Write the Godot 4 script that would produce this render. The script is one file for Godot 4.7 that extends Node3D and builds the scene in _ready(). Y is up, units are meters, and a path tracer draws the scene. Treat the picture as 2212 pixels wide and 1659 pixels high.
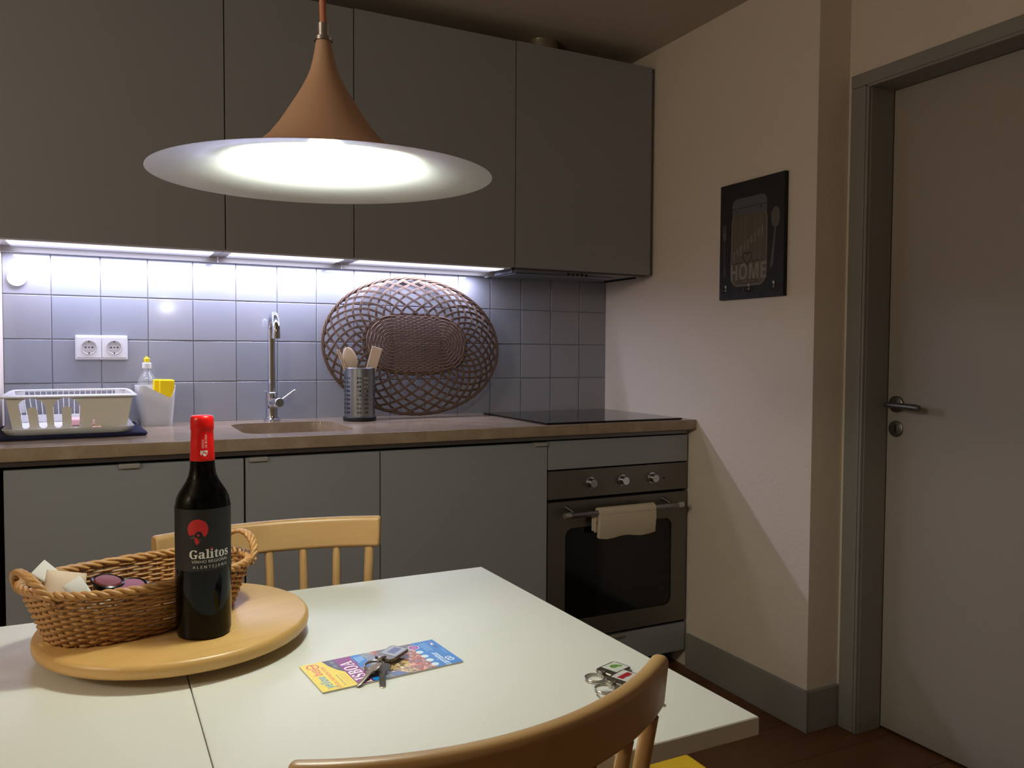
extends Node3D
# A small kitchen at night: x runs along the tiled wall, y is up, z comes towards the camera. Units are metres.

class MB:
	var v := PackedVector3Array()
	var n := PackedVector3Array()
	var uv := PackedVector2Array()

	func tri(a: Vector3, b: Vector3, c: Vector3, na: Vector3, nb: Vector3, nc: Vector3, ua := Vector2(), ub := Vector2(), uc := Vector2()) -> void:
		if (b - a).cross(c - a).dot(na + nb + nc) < 0.0:
			v.append_array([a, b, c]); n.append_array([na, nb, nc]); uv.append_array([ua, ub, uc])
		else:
			v.append_array([a, c, b]); n.append_array([na, nc, nb]); uv.append_array([ua, uc, ub])

	func quad(a: Vector3, b: Vector3, c: Vector3, d: Vector3, nn: Vector3) -> void:
		tri(a, b, c, nn, nn, nn, Vector2(0, 1), Vector2(1, 1), Vector2(1, 0))
		tri(a, c, d, nn, nn, nn, Vector2(0, 1), Vector2(1, 0), Vector2(0, 0))

	func quadn(a: Vector3, b: Vector3, c: Vector3, d: Vector3, na: Vector3, nb: Vector3, nc: Vector3, nd: Vector3) -> void:
		tri(a, b, c, na, nb, nc)
		tri(a, c, d, na, nc, nd)

	# a box with rounded edges of radius r; c is its centre
	func rbox(c: Vector3, s: Vector3, r := 0.002, xf := Transform3D()) -> void:
		var h := s * 0.5
		r = minf(r, minf(h.x, minf(h.y, h.z)) * 0.98)
		for ax in 3:
			var u := (ax + 1) % 3
			var w := (ax + 2) % 3
			var gu := [-h[u], -h[u] + r, h[u] - r, h[u]]
			var gw := [-h[w], -h[w] + r, h[w] - r, h[w]]
			for sg in [-1.0, 1.0]:
				var P := []
				var N := []
				for i in 4:
					for j in 4:
						var p := Vector3()
						p[ax] = sg * h[ax]
						p[u] = gu[i]
						p[w] = gw[j]
						var q := Vector3(clampf(p.x, -h.x + r, h.x - r), clampf(p.y, -h.y + r, h.y - r), clampf(p.z, -h.z + r, h.z - r))
						var d := (p - q).normalized()
						P.append(xf * (c + q + d * r))
						N.append(xf.basis * d)
				for i in 3:
					for j in 3:
						var k := i * 4 + j
						quadn(P[k], P[k + 4], P[k + 5], P[k + 1], N[k], N[k + 4], N[k + 5], N[k + 1])

	# a plain box from corner a to corner b
	func box(a: Vector3, b: Vector3) -> void:
		var c := [Vector3(a.x, a.y, a.z), Vector3(b.x, a.y, a.z), Vector3(b.x, b.y, a.z), Vector3(a.x, b.y, a.z), Vector3(a.x, a.y, b.z), Vector3(b.x, a.y, b.z), Vector3(b.x, b.y, b.z), Vector3(a.x, b.y, b.z)]
		quad(c[0], c[1], c[2], c[3], Vector3(0, 0, -1))
		quad(c[4], c[5], c[6], c[7], Vector3(0, 0, 1))
		quad(c[0], c[1], c[5], c[4], Vector3(0, -1, 0))
		quad(c[3], c[2], c[6], c[7], Vector3(0, 1, 0))
		quad(c[0], c[3], c[7], c[4], Vector3(-1, 0, 0))
		quad(c[1], c[2], c[6], c[5], Vector3(1, 0, 0))

	# turns a profile of (radius, height) points about y; listed upwards on the outside
	func lathe(prof: Array, segs := 32, xf := Transform3D(), crease := 0.8, a0 := 0.0, a1 := TAU) -> void:
		var m := prof.size()
		var sn := []
		for i in m - 1:
			var d: Vector2 = prof[i + 1] - prof[i]
			sn.append(Vector2(d.y, -d.x).normalized())
		var len := 0.0
		var ls := [0.0]
		for i in m - 1:
			len += (prof[i + 1] - prof[i]).length()
			ls.append(len)
		for i in m - 1:
			var n0: Vector2 = sn[i]
			var n1: Vector2 = sn[i]
			if i > 0 and n0.dot(sn[i - 1]) > crease:
				n0 = (n0 + sn[i - 1]).normalized()
			if i < m - 2 and n1.dot(sn[i + 1]) > crease:
				n1 = (n1 + sn[i + 1]).normalized()
			var p0: Vector2 = prof[i]
			var p1: Vector2 = prof[i + 1]
			for k in segs:
				var ta := a0 + (a1 - a0) * k / segs
				var tb := a0 + (a1 - a0) * (k + 1) / segs
				var ca := Vector3(cos(ta), 0, sin(ta))
				var cb := Vector3(cos(tb), 0, sin(tb))
				var A := xf * (ca * p0.x + Vector3(0, p0.y, 0))
				var B := xf * (cb * p0.x + Vector3(0, p0.y, 0))
				var C := xf * (cb * p1.x + Vector3(0, p1.y, 0))
				var D := xf * (ca * p1.x + Vector3(0, p1.y, 0))
				var nA := xf.basis * (ca * n0.x + Vector3(0, n0.y, 0))
				var nB := xf.basis * (cb * n0.x + Vector3(0, n0.y, 0))
				var nC := xf.basis * (cb * n1.x + Vector3(0, n1.y, 0))
				var nD := xf.basis * (ca * n1.x + Vector3(0, n1.y, 0))
				var u0 := 1.0 - float(k) / segs
				var u1 := 1.0 - float(k + 1) / segs
				var v0: float = 1.0 - ls[i] / len
				var v1: float = 1.0 - ls[i + 1] / len
				if p0.x > 1e-6:
					tri(A, B, C, nA, nB, nC, Vector2(u0, v0), Vector2(u1, v0), Vector2(u1, v1))
				if p1.x > 1e-6:
					tri(A, C, D, nA, nC, nD, Vector2(u0, v0), Vector2(u1, v1), Vector2(u0, v1))

	# rings of equal length become a skin with smooth normals
	func loft(R: Array, ring_closed := true, cap := true, long_closed := false, inward := false) -> void:
		var m := R.size()
		var k: int = R[0].size()
		var N := []
		var vote := 0.0
		for i in m:
			var c := Vector3()
			for q in R[i]:
				c += q
			c /= k
			var row := PackedVector3Array()
			for j in k:
				var ja := (j + 1) % k if ring_closed else mini(j + 1, k - 1)
				var jb := (j - 1 + k) % k if ring_closed else maxi(j - 1, 0)
				var ia := (i + 1) % m if long_closed else mini(i + 1, m - 1)
				var ib := (i - 1 + m) % m if long_closed else maxi(i - 1, 0)
				var d: Vector3 = (R[i][ja] - R[i][jb]).cross(R[ia][j] - R[ib][j])
				row.append(d.normalized())
				vote += d.dot(R[i][j] - c)
			N.append(row)
		var s := 1.0 if vote >= 0.0 else -1.0
		if inward:
			s = -s
		for i in (m if long_closed else m - 1):
			var i2 := (i + 1) % m
			for j in (k if ring_closed else k - 1):
				var j2 := (j + 1) % k
				var a: Vector3 = R[i][j]
				var b: Vector3 = R[i][j2]
				var c: Vector3 = R[i2][j2]
				var d: Vector3 = R[i2][j]
				var ua := Vector2(float(j) / k, float(i) / (m - 1))
				var uc := Vector2(float(j + 1) / k, float(i + 1) / (m - 1))
				tri(a, b, c, s * N[i][j], s * N[i][j2], s * N[i2][j2], ua, Vector2(uc.x, ua.y), uc)
				tri(a, c, d, s * N[i][j], s * N[i2][j2], s * N[i2][j], ua, uc, Vector2(ua.x, uc.y))
		if cap and ring_closed and not long_closed:
			fan(R[0], R[0], R[1])
			fan(R[m - 1], R[m - 1], R[m - 2])

	func fan(ring, here, next) -> void:
		var c := Vector3()
		var c2 := Vector3()
		for q in here:
			c += q
		for q in next:
			c2 += q
		c /= here.size()
		c2 /= next.size()
		var k: int = ring.size()
		var nn := Vector3()
		for j in k:
			nn += (ring[j] - c).cross(ring[(j + 1) % k] - c)
		nn = nn.normalized()
		if nn.dot(c - c2) < 0.0 and (c - c2).length() > 1e-6:
			nn = -nn
		for j in k:
			tri(c, ring[j], ring[(j + 1) % k], nn, nn, nn)

	# a round rod along points; r is a number or one per point
	func tube(pts: Array, r, sides := 8, closed := false, squash := 1.0, caps := true) -> void:
		var m := pts.size()
		var R := []
		var side := Vector3()
		for i in m:
			var t: Vector3
			if closed:
				t = (pts[(i + 1) % m] - pts[(i - 1 + m) % m]).normalized()
			else:
				t = (pts[mini(i + 1, m - 1)] - pts[maxi(i - 1, 0)]).normalized()
			if i == 0:
				side = t.cross(Vector3.UP if absf(t.y) < 0.9 else Vector3.RIGHT).normalized()
			side = (side - t * side.dot(t)).normalized()
			var up := side.cross(t)
			var rr: float = r[i] if r is Array else r
			var ring := PackedVector3Array()
			for j in sides:
				var a := TAU * j / sides
				ring.append(pts[i] + side * cos(a) * rr + up * sin(a) * rr * squash)
			R.append(ring)
		loft(R, true, caps and not closed, closed)

	# a flat outline pushed out along z by depth, with bevelled front and back edges
	func extrude(poly: PackedVector2Array, depth: float, xf := Transform3D(), bevel := 0.0) -> void:
		var k := poly.size()
		var area := 0.0
		for j in k:
			area += poly[j].cross(poly[(j + 1) % k])
		var s := 1.0 if area > 0.0 else -1.0
		var en := []
		for j in k:
			var d := (poly[(j + 1) % k] - poly[j]).normalized()
			en.append(Vector2(d.y, -d.x) * s)
		var inset := PackedVector2Array()
		for j in k:
			var a: Vector2 = en[(j - 1 + k) % k]
			var b: Vector2 = en[j]
			var m := (a + b).normalized()
			inset.append(poly[j] - m * bevel / maxf(m.dot(b), 0.4))
		var idx := Geometry2D.triangulate_polygon(inset)
		for e in 2:
			var z := depth if e == 0 else 0.0
			var nn := xf.basis * Vector3(0, 0, 1.0 if e == 0 else -1.0)
			for t in range(0, idx.size(), 3):
				var q := []
				for w in 3:
					var p2: Vector2 = inset[idx[t + w]]
					q.append(xf * Vector3(p2.x, p2.y, z))
				tri(q[0], q[1], q[2], nn, nn, nn, inset[idx[t]], inset[idx[t + 1]], inset[idx[t + 2]])
		for j in k:
			var j2 := (j + 1) % k
			var e0: Vector2 = en[j]
			var nA := e0
			var nB := e0
			if e0.dot(en[(j - 1 + k) % k]) > 0.75:
				nA = (e0 + en[(j - 1 + k) % k]).normalized()
			if e0.dot(en[j2]) > 0.75:
				nB = (e0 + en[j2]).normalized()
			var a3 := xf.basis * Vector3(nA.x, nA.y, 0)
			var b3 := xf.basis * Vector3(nB.x, nB.y, 0)
			var p := poly[j]
			var q2 := poly[j2]
			quadn(xf * Vector3(p.x, p.y, bevel), xf * Vector3(q2.x, q2.y, bevel), xf * Vector3(q2.x, q2.y, depth - bevel), xf * Vector3(p.x, p.y, depth - bevel), a3, b3, b3, a3)
			if bevel > 0.0:
				var zf := xf.basis * Vector3(0, 0, 1)
				var i1 := inset[j]
				var i2 := inset[j2]
				var na := (a3 + zf).normalized()
				var nb := (b3 + zf).normalized()
				quadn(xf * Vector3(p.x, p.y, depth - bevel), xf * Vector3(q2.x, q2.y, depth - bevel), xf * Vector3(i2.x, i2.y, depth), xf * Vector3(i1.x, i1.y, depth), na, nb, nb, na)
				na = (a3 - zf).normalized()
				nb = (b3 - zf).normalized()
				quadn(xf * Vector3(p.x, p.y, bevel), xf * Vector3(q2.x, q2.y, bevel), xf * Vector3(i2.x, i2.y, 0), xf * Vector3(i1.x, i1.y, 0), na, nb, nb, na)

	# a sheet from z0 to z1 with holes: for each x the solid spans in y
	func columns(xs: Array, spans: Callable, z0: float, z1: float, xf := Transform3D()) -> void:
		for i in xs.size() - 1:
			var x0: float = xs[i]
			var x1: float = xs[i + 1]
			var mid: Array = spans.call((x0 + x1) * 0.5)
			for sp in mid:
				var a := Vector3(x0, sp[0], z0)
				var b := Vector3(x1, sp[1], z1)
				var c := [Vector3(a.x, a.y, a.z), Vector3(b.x, a.y, a.z), Vector3(b.x, b.y, a.z), Vector3(a.x, b.y, a.z), Vector3(a.x, a.y, b.z), Vector3(b.x, a.y, b.z), Vector3(b.x, b.y, b.z), Vector3(a.x, b.y, b.z)]
				for q in 8:
					c[q] = xf * c[q]
				var bx := xf.basis
				quad(c[0], c[1], c[2], c[3], bx * Vector3(0, 0, -1))
				quad(c[4], c[5], c[6], c[7], bx * Vector3(0, 0, 1))
				quad(c[0], c[1], c[5], c[4], bx * Vector3(0, -1, 0))
				quad(c[3], c[2], c[6], c[7], bx * Vector3(0, 1, 0))
				var before: Array = spans.call(x0 - 1e-4) if i > 0 else []
				var after: Array = spans.call(x1 + 1e-4) if i < xs.size() - 2 else []
				if before != mid:
					quad(c[0], c[3], c[7], c[4], bx * Vector3(-1, 0, 0))
				if after != mid:
					quad(c[1], c[2], c[6], c[5], bx * Vector3(1, 0, 0))

	func mesh() -> ArrayMesh:
		var arr := []
		arr.resize(Mesh.ARRAY_MAX)
		arr[Mesh.ARRAY_VERTEX] = v
		arr[Mesh.ARRAY_NORMAL] = n
		arr[Mesh.ARRAY_TEX_UV] = uv
		var am := ArrayMesh.new()
		am.add_surface_from_arrays(Mesh.PRIMITIVE_TRIANGLES, arr)
		return am


var rng := RandomNumberGenerator.new()
var M := {}
var counts := {}


func V(x: float, y: float, z: float) -> Vector3:
	return Vector3(x, y, z)


func numbered(called: String) -> String:
	var k: int = counts.get(called, 0)
	counts[called] = k + 1
	return called if k == 0 else "%s_%03d" % [called, k]


func tag(o: Node, label: String, category: String, group := "", kind := "") -> void:
	if label:
		o.set_meta("label", label)
	if category:
		o.set_meta("category", category)
	if group:
		o.set_meta("group", group)
	if kind:
		o.set_meta("kind", kind)


func thing(called: String, label: String, category: String, at := Vector3.ZERO, turn := 0.0, group := "") -> Node3D:
	var o := Node3D.new()
	o.name = numbered(called)
	add_child(o, true)
	o.position = at
	o.rotation.y = turn
	tag(o, label, category, group)
	return o


func part(called: String, mb, m: Material, parent: Node, at := Vector3.ZERO) -> MeshInstance3D:
	var o := MeshInstance3D.new()
	var key := str(parent.get_instance_id()) + called if parent != self else called
	var k: int = counts.get(key, 0)
	counts[key] = k + 1
	o.name = called if k == 0 else "%s_%03d" % [called, k]
	o.mesh = mb.mesh() if mb is MB else mb
	o.material_override = m
	o.position = at
	parent.add_child(o, true)
	return o


func struct(called: String, mb, m: Material, label: String) -> MeshInstance3D:
	var o := part(called, mb, m, self)
	tag(o, label, "", "", "structure")
	return o


func lab(o: Node, text: String) -> Node:
	o.set_meta("label", text)
	return o


func copy_of(o: Node3D, called: String) -> Node3D:
	var c: Node3D = o.duplicate()
	c.name = numbered(called)
	add_child(c, true)
	return c


func mat(called: String, c: Color, rough := 0.6, metal := 0.0, spec := 0.5) -> StandardMaterial3D:
	var m := StandardMaterial3D.new()
	m.resource_name = called
	m.albedo_color = c
	m.roughness = rough
	m.metallic = metal
	m.metallic_specular = spec
	M[called] = m
	return m


func tex(im: Image) -> ImageTexture:
	return ImageTexture.create_from_image(im)


func triplanar(m: StandardMaterial3D, im: Image, scale: Vector3, world := false) -> void:
	m.albedo_texture = tex(im)
	m.uv1_triplanar = true
	m.uv1_world_triplanar = world
	m.uv1_scale = scale


func noise(sd: int, freq: float, oct := 4) -> FastNoiseLite:
	var f := FastNoiseLite.new()
	f.seed = sd
	f.frequency = freq
	f.fractal_octaves = oct
	return f


# grain runs along u; a tile repeats after one unit
func wood_image(sd: int, a: Color, b: Color, fine: float, rings: float, w := 512, h := 512) -> Image:
	var im := Image.create(w, h, false, Image.FORMAT_RGB8)
	var f := noise(sd, 0.004, 3)
	var g := noise(sd + 1, 0.02, 3)
	for y in h:
		for x in w:
			var s := 0.5 + 0.5 * f.get_noise_2d(x * 0.6, y * rings)
			var t := 0.5 + 0.5 * g.get_noise_2d(x * 0.35, y * fine)
			im.set_pixel(x, y, a.lerp(b, clampf(s * 0.65 + t * 0.35, 0, 1)))
	return im


func blotch_image(sd: int, a: Color, b: Color, freq: float, speck: Color, w := 512) -> Image:
	var im := Image.create(w, w, false, Image.FORMAT_RGB8)
	var f := noise(sd, freq, 5)
	var g := noise(sd + 7, freq * 5.0, 3)
	for y in w:
		for x in w:
			var c := a.lerp(b, clampf(0.5 + 0.9 * f.get_noise_2d(x, y), 0, 1))
			var k := g.get_noise_2d(x, y)
			if k > 0.34:
				c = c.lerp(speck, minf((k - 0.34) * 3.0, 0.3))
			im.set_pixel(x, y, c)
	return im


# ---------- flat print: shapes and lettering drawn into an image
func fill_tri(im: Image, a: Vector2, b: Vector2, c: Vector2, col: Color) -> void:
	var x0 := maxi(0, int(floor(minf(a.x, minf(b.x, c.x)))))
	var x1 := mini(im.get_width() - 1, int(ceil(maxf(a.x, maxf(b.x, c.x)))))
	var y0 := maxi(0, int(floor(minf(a.y, minf(b.y, c.y)))))
	var y1 := mini(im.get_height() - 1, int(ceil(maxf(a.y, maxf(b.y, c.y)))))
	for y in range(y0, y1 + 1):
		for x in range(x0, x1 + 1):
			var p := Vector2(x + 0.5, y + 0.5)
			var e0 := (b - a).cross(p - a)
			var e1 := (c - b).cross(p - b)
			var e2 := (a - c).cross(p - c)
			if (e0 >= 0 and e1 >= 0 and e2 >= 0) or (e0 <= 0 and e1 <= 0 and e2 <= 0):
				im.set_pixel(x, y, col)


func fill_poly(im: Image, pts: PackedVector2Array, col: Color) -> void:
	var idx := Geometry2D.triangulate_polygon(pts)
	for t in range(0, idx.size(), 3):
		fill_tri(im, pts[idx[t]], pts[idx[t + 1]], pts[idx[t + 2]], col)


func oval(c: Vector2, rx: float, ry: float, k := 32, a0 := 0.0, a1 := TAU) -> PackedVector2Array:
	var out := PackedVector2Array()
	for i in k:
		var a := a0 + (a1 - a0) * i / (k if a1 - a0 > 6.28 else k - 1)
		out.append(c + Vector2(cos(a) * rx, sin(a) * ry))
	return out


func stroke(im: Image, pts: Array, w: float, col: Color) -> void:
	for i in pts.size() - 1:
		var a: Vector2 = pts[i]
		var b: Vector2 = pts[i + 1]
		var d := (b - a).normalized().orthogonal() * w * 0.5
		fill_tri(im, a + d, b + d, b - d, col)
		fill_tri(im, a + d, b - d, a - d, col)


# h is the font size in pixels; the text is centred on at, turned by ang, stretched in x by sx
func print_text(im: Image, s: String, at: Vector2, h: float, col: Color, ang := 0.0, bold := false, serif := false, sx := 1.0, slant := 0.0) -> void:
	var t := TextMesh.new()
	var f := SystemFont.new()
	f.font_names = PackedStringArray(["Droid Serif" if serif else "Droid Sans"])
	f.font_weight = 700 if bold else 400
	t.font = f
	t.font_size = 64
	t.pixel_size = 1.0 / 64.0
	t.depth = 0.0
	t.curve_step = 2.0
	t.text = s
	var arr := t.get_mesh_arrays()
	var vs: PackedVector3Array = arr[Mesh.ARRAY_VERTEX]
	var ix = arr[Mesh.ARRAY_INDEX]
	var order: Array = Array(ix) if ix != null and ix.size() > 0 else range(vs.size())
	var pts := PackedVector2Array()
	for p in vs:
		pts.append(at + (Vector2((p.x + slant * p.y) * h * sx, -p.y * h)).rotated(ang))
	for k in range(0, order.size(), 3):
		fill_tri(im, pts[order[k]], pts[order[k + 1]], pts[order[k + 2]], col)


func rrect(w: float, h: float, r: float, k := 5, c := Vector2()) -> PackedVector2Array:
	var out := PackedVector2Array()
	for q in 4:
		var cc := c + Vector2((w * 0.5 - r) * (1 if q == 0 or q == 3 else -1), (h * 0.5 - r) * (1 if q < 2 else -1))
		for i in k + 1:
			var a := PI * 0.5 * (q + float(i) / k)
			out.append(cc + Vector2(cos(a), sin(a)) * r)
	return out


# a ring of points: outline o (x, z) at height y
func ring(o: PackedVector2Array, y: float) -> PackedVector3Array:
	var out := PackedVector3Array()
	for p in o:
		out.append(Vector3(p.x, y, p.y))
	return out


func look(from: Vector3, to: Vector3) -> Basis:
	var d := (to - from).normalized()
	return Basis.looking_at(d, Vector3.UP if absf(d.y) < 0.98 else Vector3.RIGHT)


func area_light(called: String, at: Vector3, towards: Vector3, sx: float, sy: float, e: float, c: Color, parent: Node = self) -> void:
	var l := AreaLight3D.new()
	l.name = called
	l.area_size = Vector2(sx, sy)
	l.area_normalize_energy = true
	l.light_energy = e
	l.light_color = c
	l.area_range = 12.0
	l.shadow_enabled = true
	parent.add_child(l, true)
	l.transform = Transform3D(Basis.looking_at(towards, Vector3.RIGHT), at)
	l.rotate_object_local(Vector3.BACK, PI * 0.5)


func omni(called: String, at: Vector3, e: float, c: Color, size: float, parent: Node) -> void:
	var l := OmniLight3D.new()
	l.name = called
	l.light_energy = e
	l.light_color = c
	l.light_size = size
	l.omni_range = 14.0
	l.omni_attenuation = 2.0
	l.shadow_enabled = true
	parent.add_child(l, true)
	l.position = at


func _ready() -> void:
	rng.seed = 11
	# ---------- camera, surroundings, exposure
	var cam := Camera3D.new()
	cam.name = "camera"
	cam.fov = 51.056
	cam.near = 0.05
	cam.far = 60.0
	add_child(cam)
	cam.transform = Transform3D(Basis(V(0.893029, 0.005433, 0.449967), V(0.012842, 0.999212, -0.037551), V(-0.449817, 0.039312, 0.892255)), V(0.294798, 1.179851, 2.945091))
	var e := Environment.new()
	e.background_mode = Environment.BG_COLOR
	e.background_color = Color(0, 0, 0)
	e.tonemap_mode = Environment.TONE_MAPPER_LINEAR
	e.tonemap_exposure = 1.0
	e.sdfgi_enabled = true
	e.ssao_enabled = true
	e.ssil_enabled = true
	var we := WorldEnvironment.new()
	we.name = "surroundings"
	we.environment = e
	add_child(we)
	led_energy = 0.36
	led_color = Color(0.86, 0.865, 1.0)
	pendant_energy = 0.215
	pendant_color = Color(0.98, 1.0, 0.93)
	floor_lamp_energy = 0.74
	floor_lamp_color = Color(1.0, 0.94, 0.85)
	materials()
	room()
	wall_cabinets()
	base_cabinets()
	oven()
	worktop()
	tap()
	dish_corner()
	wicker_tray()
	utensils()
	pendant()
	table()
	chairs()
	turntable()
	basket()
	bottle()
	leaflet()
	keys()
	key_board()
	behind_camera()


var led_energy := 0.1
var led_color := Color.WHITE
var pendant_energy := 0.2
var pendant_color := Color.WHITE
var floor_lamp_energy := 1.0
var floor_lamp_color := Color.WHITE


func materials() -> void:
	var m := mat("plaster", Color(0.86, 0.815, 0.755), 0.9)
	var nt := NoiseTexture2D.new()
	nt.noise = noise(3, 0.05, 4)
	nt.width = 512
	nt.height = 512
	nt.seamless = true
	m.heightmap_enabled = true
	m.heightmap_texture = nt
	m.heightmap_scale = 0.08
	m.uv1_triplanar = true
	m.uv1_world_triplanar = true
	m.uv1_scale = V(2.2, 2.2, 2.2)
	mat("ceiling_paint", Color(0.74, 0.70, 0.64), 0.95)
	mat("cabinet", Color(0.560, 0.570, 0.585), 0.42)
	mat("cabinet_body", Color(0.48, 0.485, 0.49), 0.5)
	mat("white_under", Color(0.82, 0.82, 0.84), 0.35)
	mat("dark_gap", Color(0.03, 0.03, 0.03), 0.8)
	mat("steel", Color(0.46, 0.45, 0.43), 0.38, 0.85)
	mat("steel_bright", Color(0.58, 0.59, 0.61), 0.34, 1.0)
	mat("chrome", Color(0.80, 0.82, 0.86), 0.06, 1.0)
	mat("pull", Color(0.78, 0.77, 0.75), 0.35, 0.8)
	mat("black_glass", Color(0.02, 0.022, 0.022), 0.06)
	mat("oven_glass", Color(0.022, 0.026, 0.024), 0.10)
	mat("gray_paint", Color(0.54, 0.53, 0.51), 0.5)
	mat("door_paint", Color(0.64, 0.61, 0.57), 0.5)
	mat("tile", Color(0.585, 0.595, 0.62), 0.09)
	mat("tile_warm", Color(0.59, 0.595, 0.615), 0.10)
	mat("tile_cool", Color(0.575, 0.59, 0.62), 0.09)
	mat("grout", Color(0.66, 0.66, 0.67), 0.9)
	mat("white_plastic", Color(0.86, 0.86, 0.86), 0.35)
	mat("cream_plastic", Color(0.84, 0.82, 0.78), 0.4)
	mat("socket_recess", Color(0.72, 0.71, 0.70), 0.4)
	mat("hole", Color(0.04, 0.04, 0.04), 0.7)
	mat("yellow_plastic", Color(0.95, 0.85, 0.05), 0.4)
	mat("sponge", Color(0.98, 0.85, 0.06), 0.95)
	mat("navy_cloth", Color(0.07, 0.08, 0.22), 0.95)
	mat("pink_cloth", Color(0.90, 0.70, 0.70), 0.9)
	mat("peach_plastic", Color(0.93, 0.66, 0.52), 0.6)
	mat("black_rubber", Color(0.04, 0.04, 0.045), 0.6)
	mat("table_white", Color(0.87, 0.87, 0.84), 0.42)
	mat("table_edge", Color(0.78, 0.75, 0.71), 0.5)
	mat("towel", Color(0.80, 0.75, 0.66), 0.98)
	mat("yellow_fabric", Color(0.90, 0.72, 0.06), 0.8)
	mat("copper_paint", Color(0.78, 0.63, 0.52), 0.5)
	mat("orange_cord", Color(0.82, 0.54, 0.42), 0.7)
	mat("shade_white", Color(0.90, 0.91, 0.92), 0.14)
	mat("capsule_red", Color(0.80, 0.05, 0.05), 0.28)
	mat("bottle_glass", Color(0.012, 0.012, 0.013), 0.05, 0.0, 0.3)
	mat("key_metal", Color(0.80, 0.79, 0.77), 0.2, 0.95)
	mat("fob_metal", Color(0.50, 0.47, 0.43), 0.24, 0.8)
	mat("paper_white", Color(0.88, 0.87, 0.85), 0.6)
	mat("paper_tan", Color(0.82, 0.72, 0.62), 0.55)
	mat("pod_black", Color(0.02, 0.02, 0.022), 0.25)
	mat("lid_red", Color(0.42, 0.15, 0.13), 0.4)
	mat("lid_pink", Color(0.56, 0.34, 0.44), 0.4)
	mat("willow", Color(0.69, 0.51, 0.30), 0.4)
	mat("willow_dark", Color(0.56, 0.39, 0.22), 0.5)
	mat("wicker", Color(0.38, 0.29, 0.22), 0.6)
	mat("wicker_base", Color(0.42, 0.33, 0.27), 0.65)
	mat("duct", Color(0.75, 0.70, 0.62), 0.35, 0.8)
	mat("spoon_wood", Color(0.78, 0.69, 0.56), 0.6)
	var beech := wood_image(21, Color(0.75, 0.61, 0.41), Color(0.67, 0.52, 0.335), 1.6, 0.9)
	var bx := mat("beech_along", Color(1, 1, 1), 0.36)
	triplanar(bx, beech, V(1.6, 4.5, 4.5))
	var by := mat("beech_up", Color(1, 1, 1), 0.36)
	var turned: Image = beech.duplicate()
	turned.rotate_90(CLOCKWISE)
	triplanar(by, turned, V(4.5, 1.6, 4.5))
	# glued-up staves of the turntable
	var st := wood_image(31, Color(0.82, 0.67, 0.42), Color(0.76, 0.59, 0.34), 1.5, 1.0)
	for k in 8:
		var d := (rng.randf() - 0.5) * 0.07
		for y in range(k * 64, k * 64 + 64):
			for x in 512:
				var c := st.get_pixel(x, y)
				st.set_pixel(x, y, Color(c.r + d, c.g + d, c.b + d * 0.8) if y % 64 > 0 else Color(c.r * 0.86, c.g * 0.83, c.b * 0.8))
	triplanar(mat("stave_wood", Color(1, 1, 1), 0.35), st, V(2.4, 2.4, 2.4))
	for k in 3:
		var f := wood_image(41 + k, Color(0.44, 0.28, 0.15).lightened(0.03 * k), Color(0.36, 0.215, 0.105), 2.2, 1.4, 512, 256)
		triplanar(mat("oak_%d" % k, Color(1, 1, 1), 0.42), f, V(0.9, 3.0, 3.0), true)
	var stone := blotch_image(51, Color(0.62, 0.55, 0.465), Color(0.555, 0.475, 0.39), 0.012, Color(0.49, 0.415, 0.34))
	triplanar(mat("stone", Color(1, 1, 1), 0.2), stone, V(1.7, 1.7, 1.7))
	var pl := mat("clear_plastic", Color(0.92, 0.95, 0.97, 0.12), 0.08)
	pl.transparency = BaseMaterial3D.TRANSPARENCY_ALPHA
	var em := mat("led_glow", Color(1, 1, 1), 0.5)
	em.emission_enabled = true
	em.emission = led_color
	em.emission_energy_multiplier = 1.3
	var ed := mat("led_dim", Color(0.8, 0.8, 0.85), 0.5)
	ed.emission_enabled = true
	ed.emission = led_color
	ed.emission_energy_multiplier = 0.6
	var bm := mat("bulb_glow", Color(1, 1, 1), 0.5)
	bm.emission_enabled = true
	bm.emission = pendant_color
	bm.emission_energy_multiplier = 6.0
	var wm := mat("warm_glow", Color(1, 0.95, 0.85), 0.5)
	wm.emission_enabled = true
	wm.emission = floor_lamp_color
	wm.emission_energy_multiplier = 2.0


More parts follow.
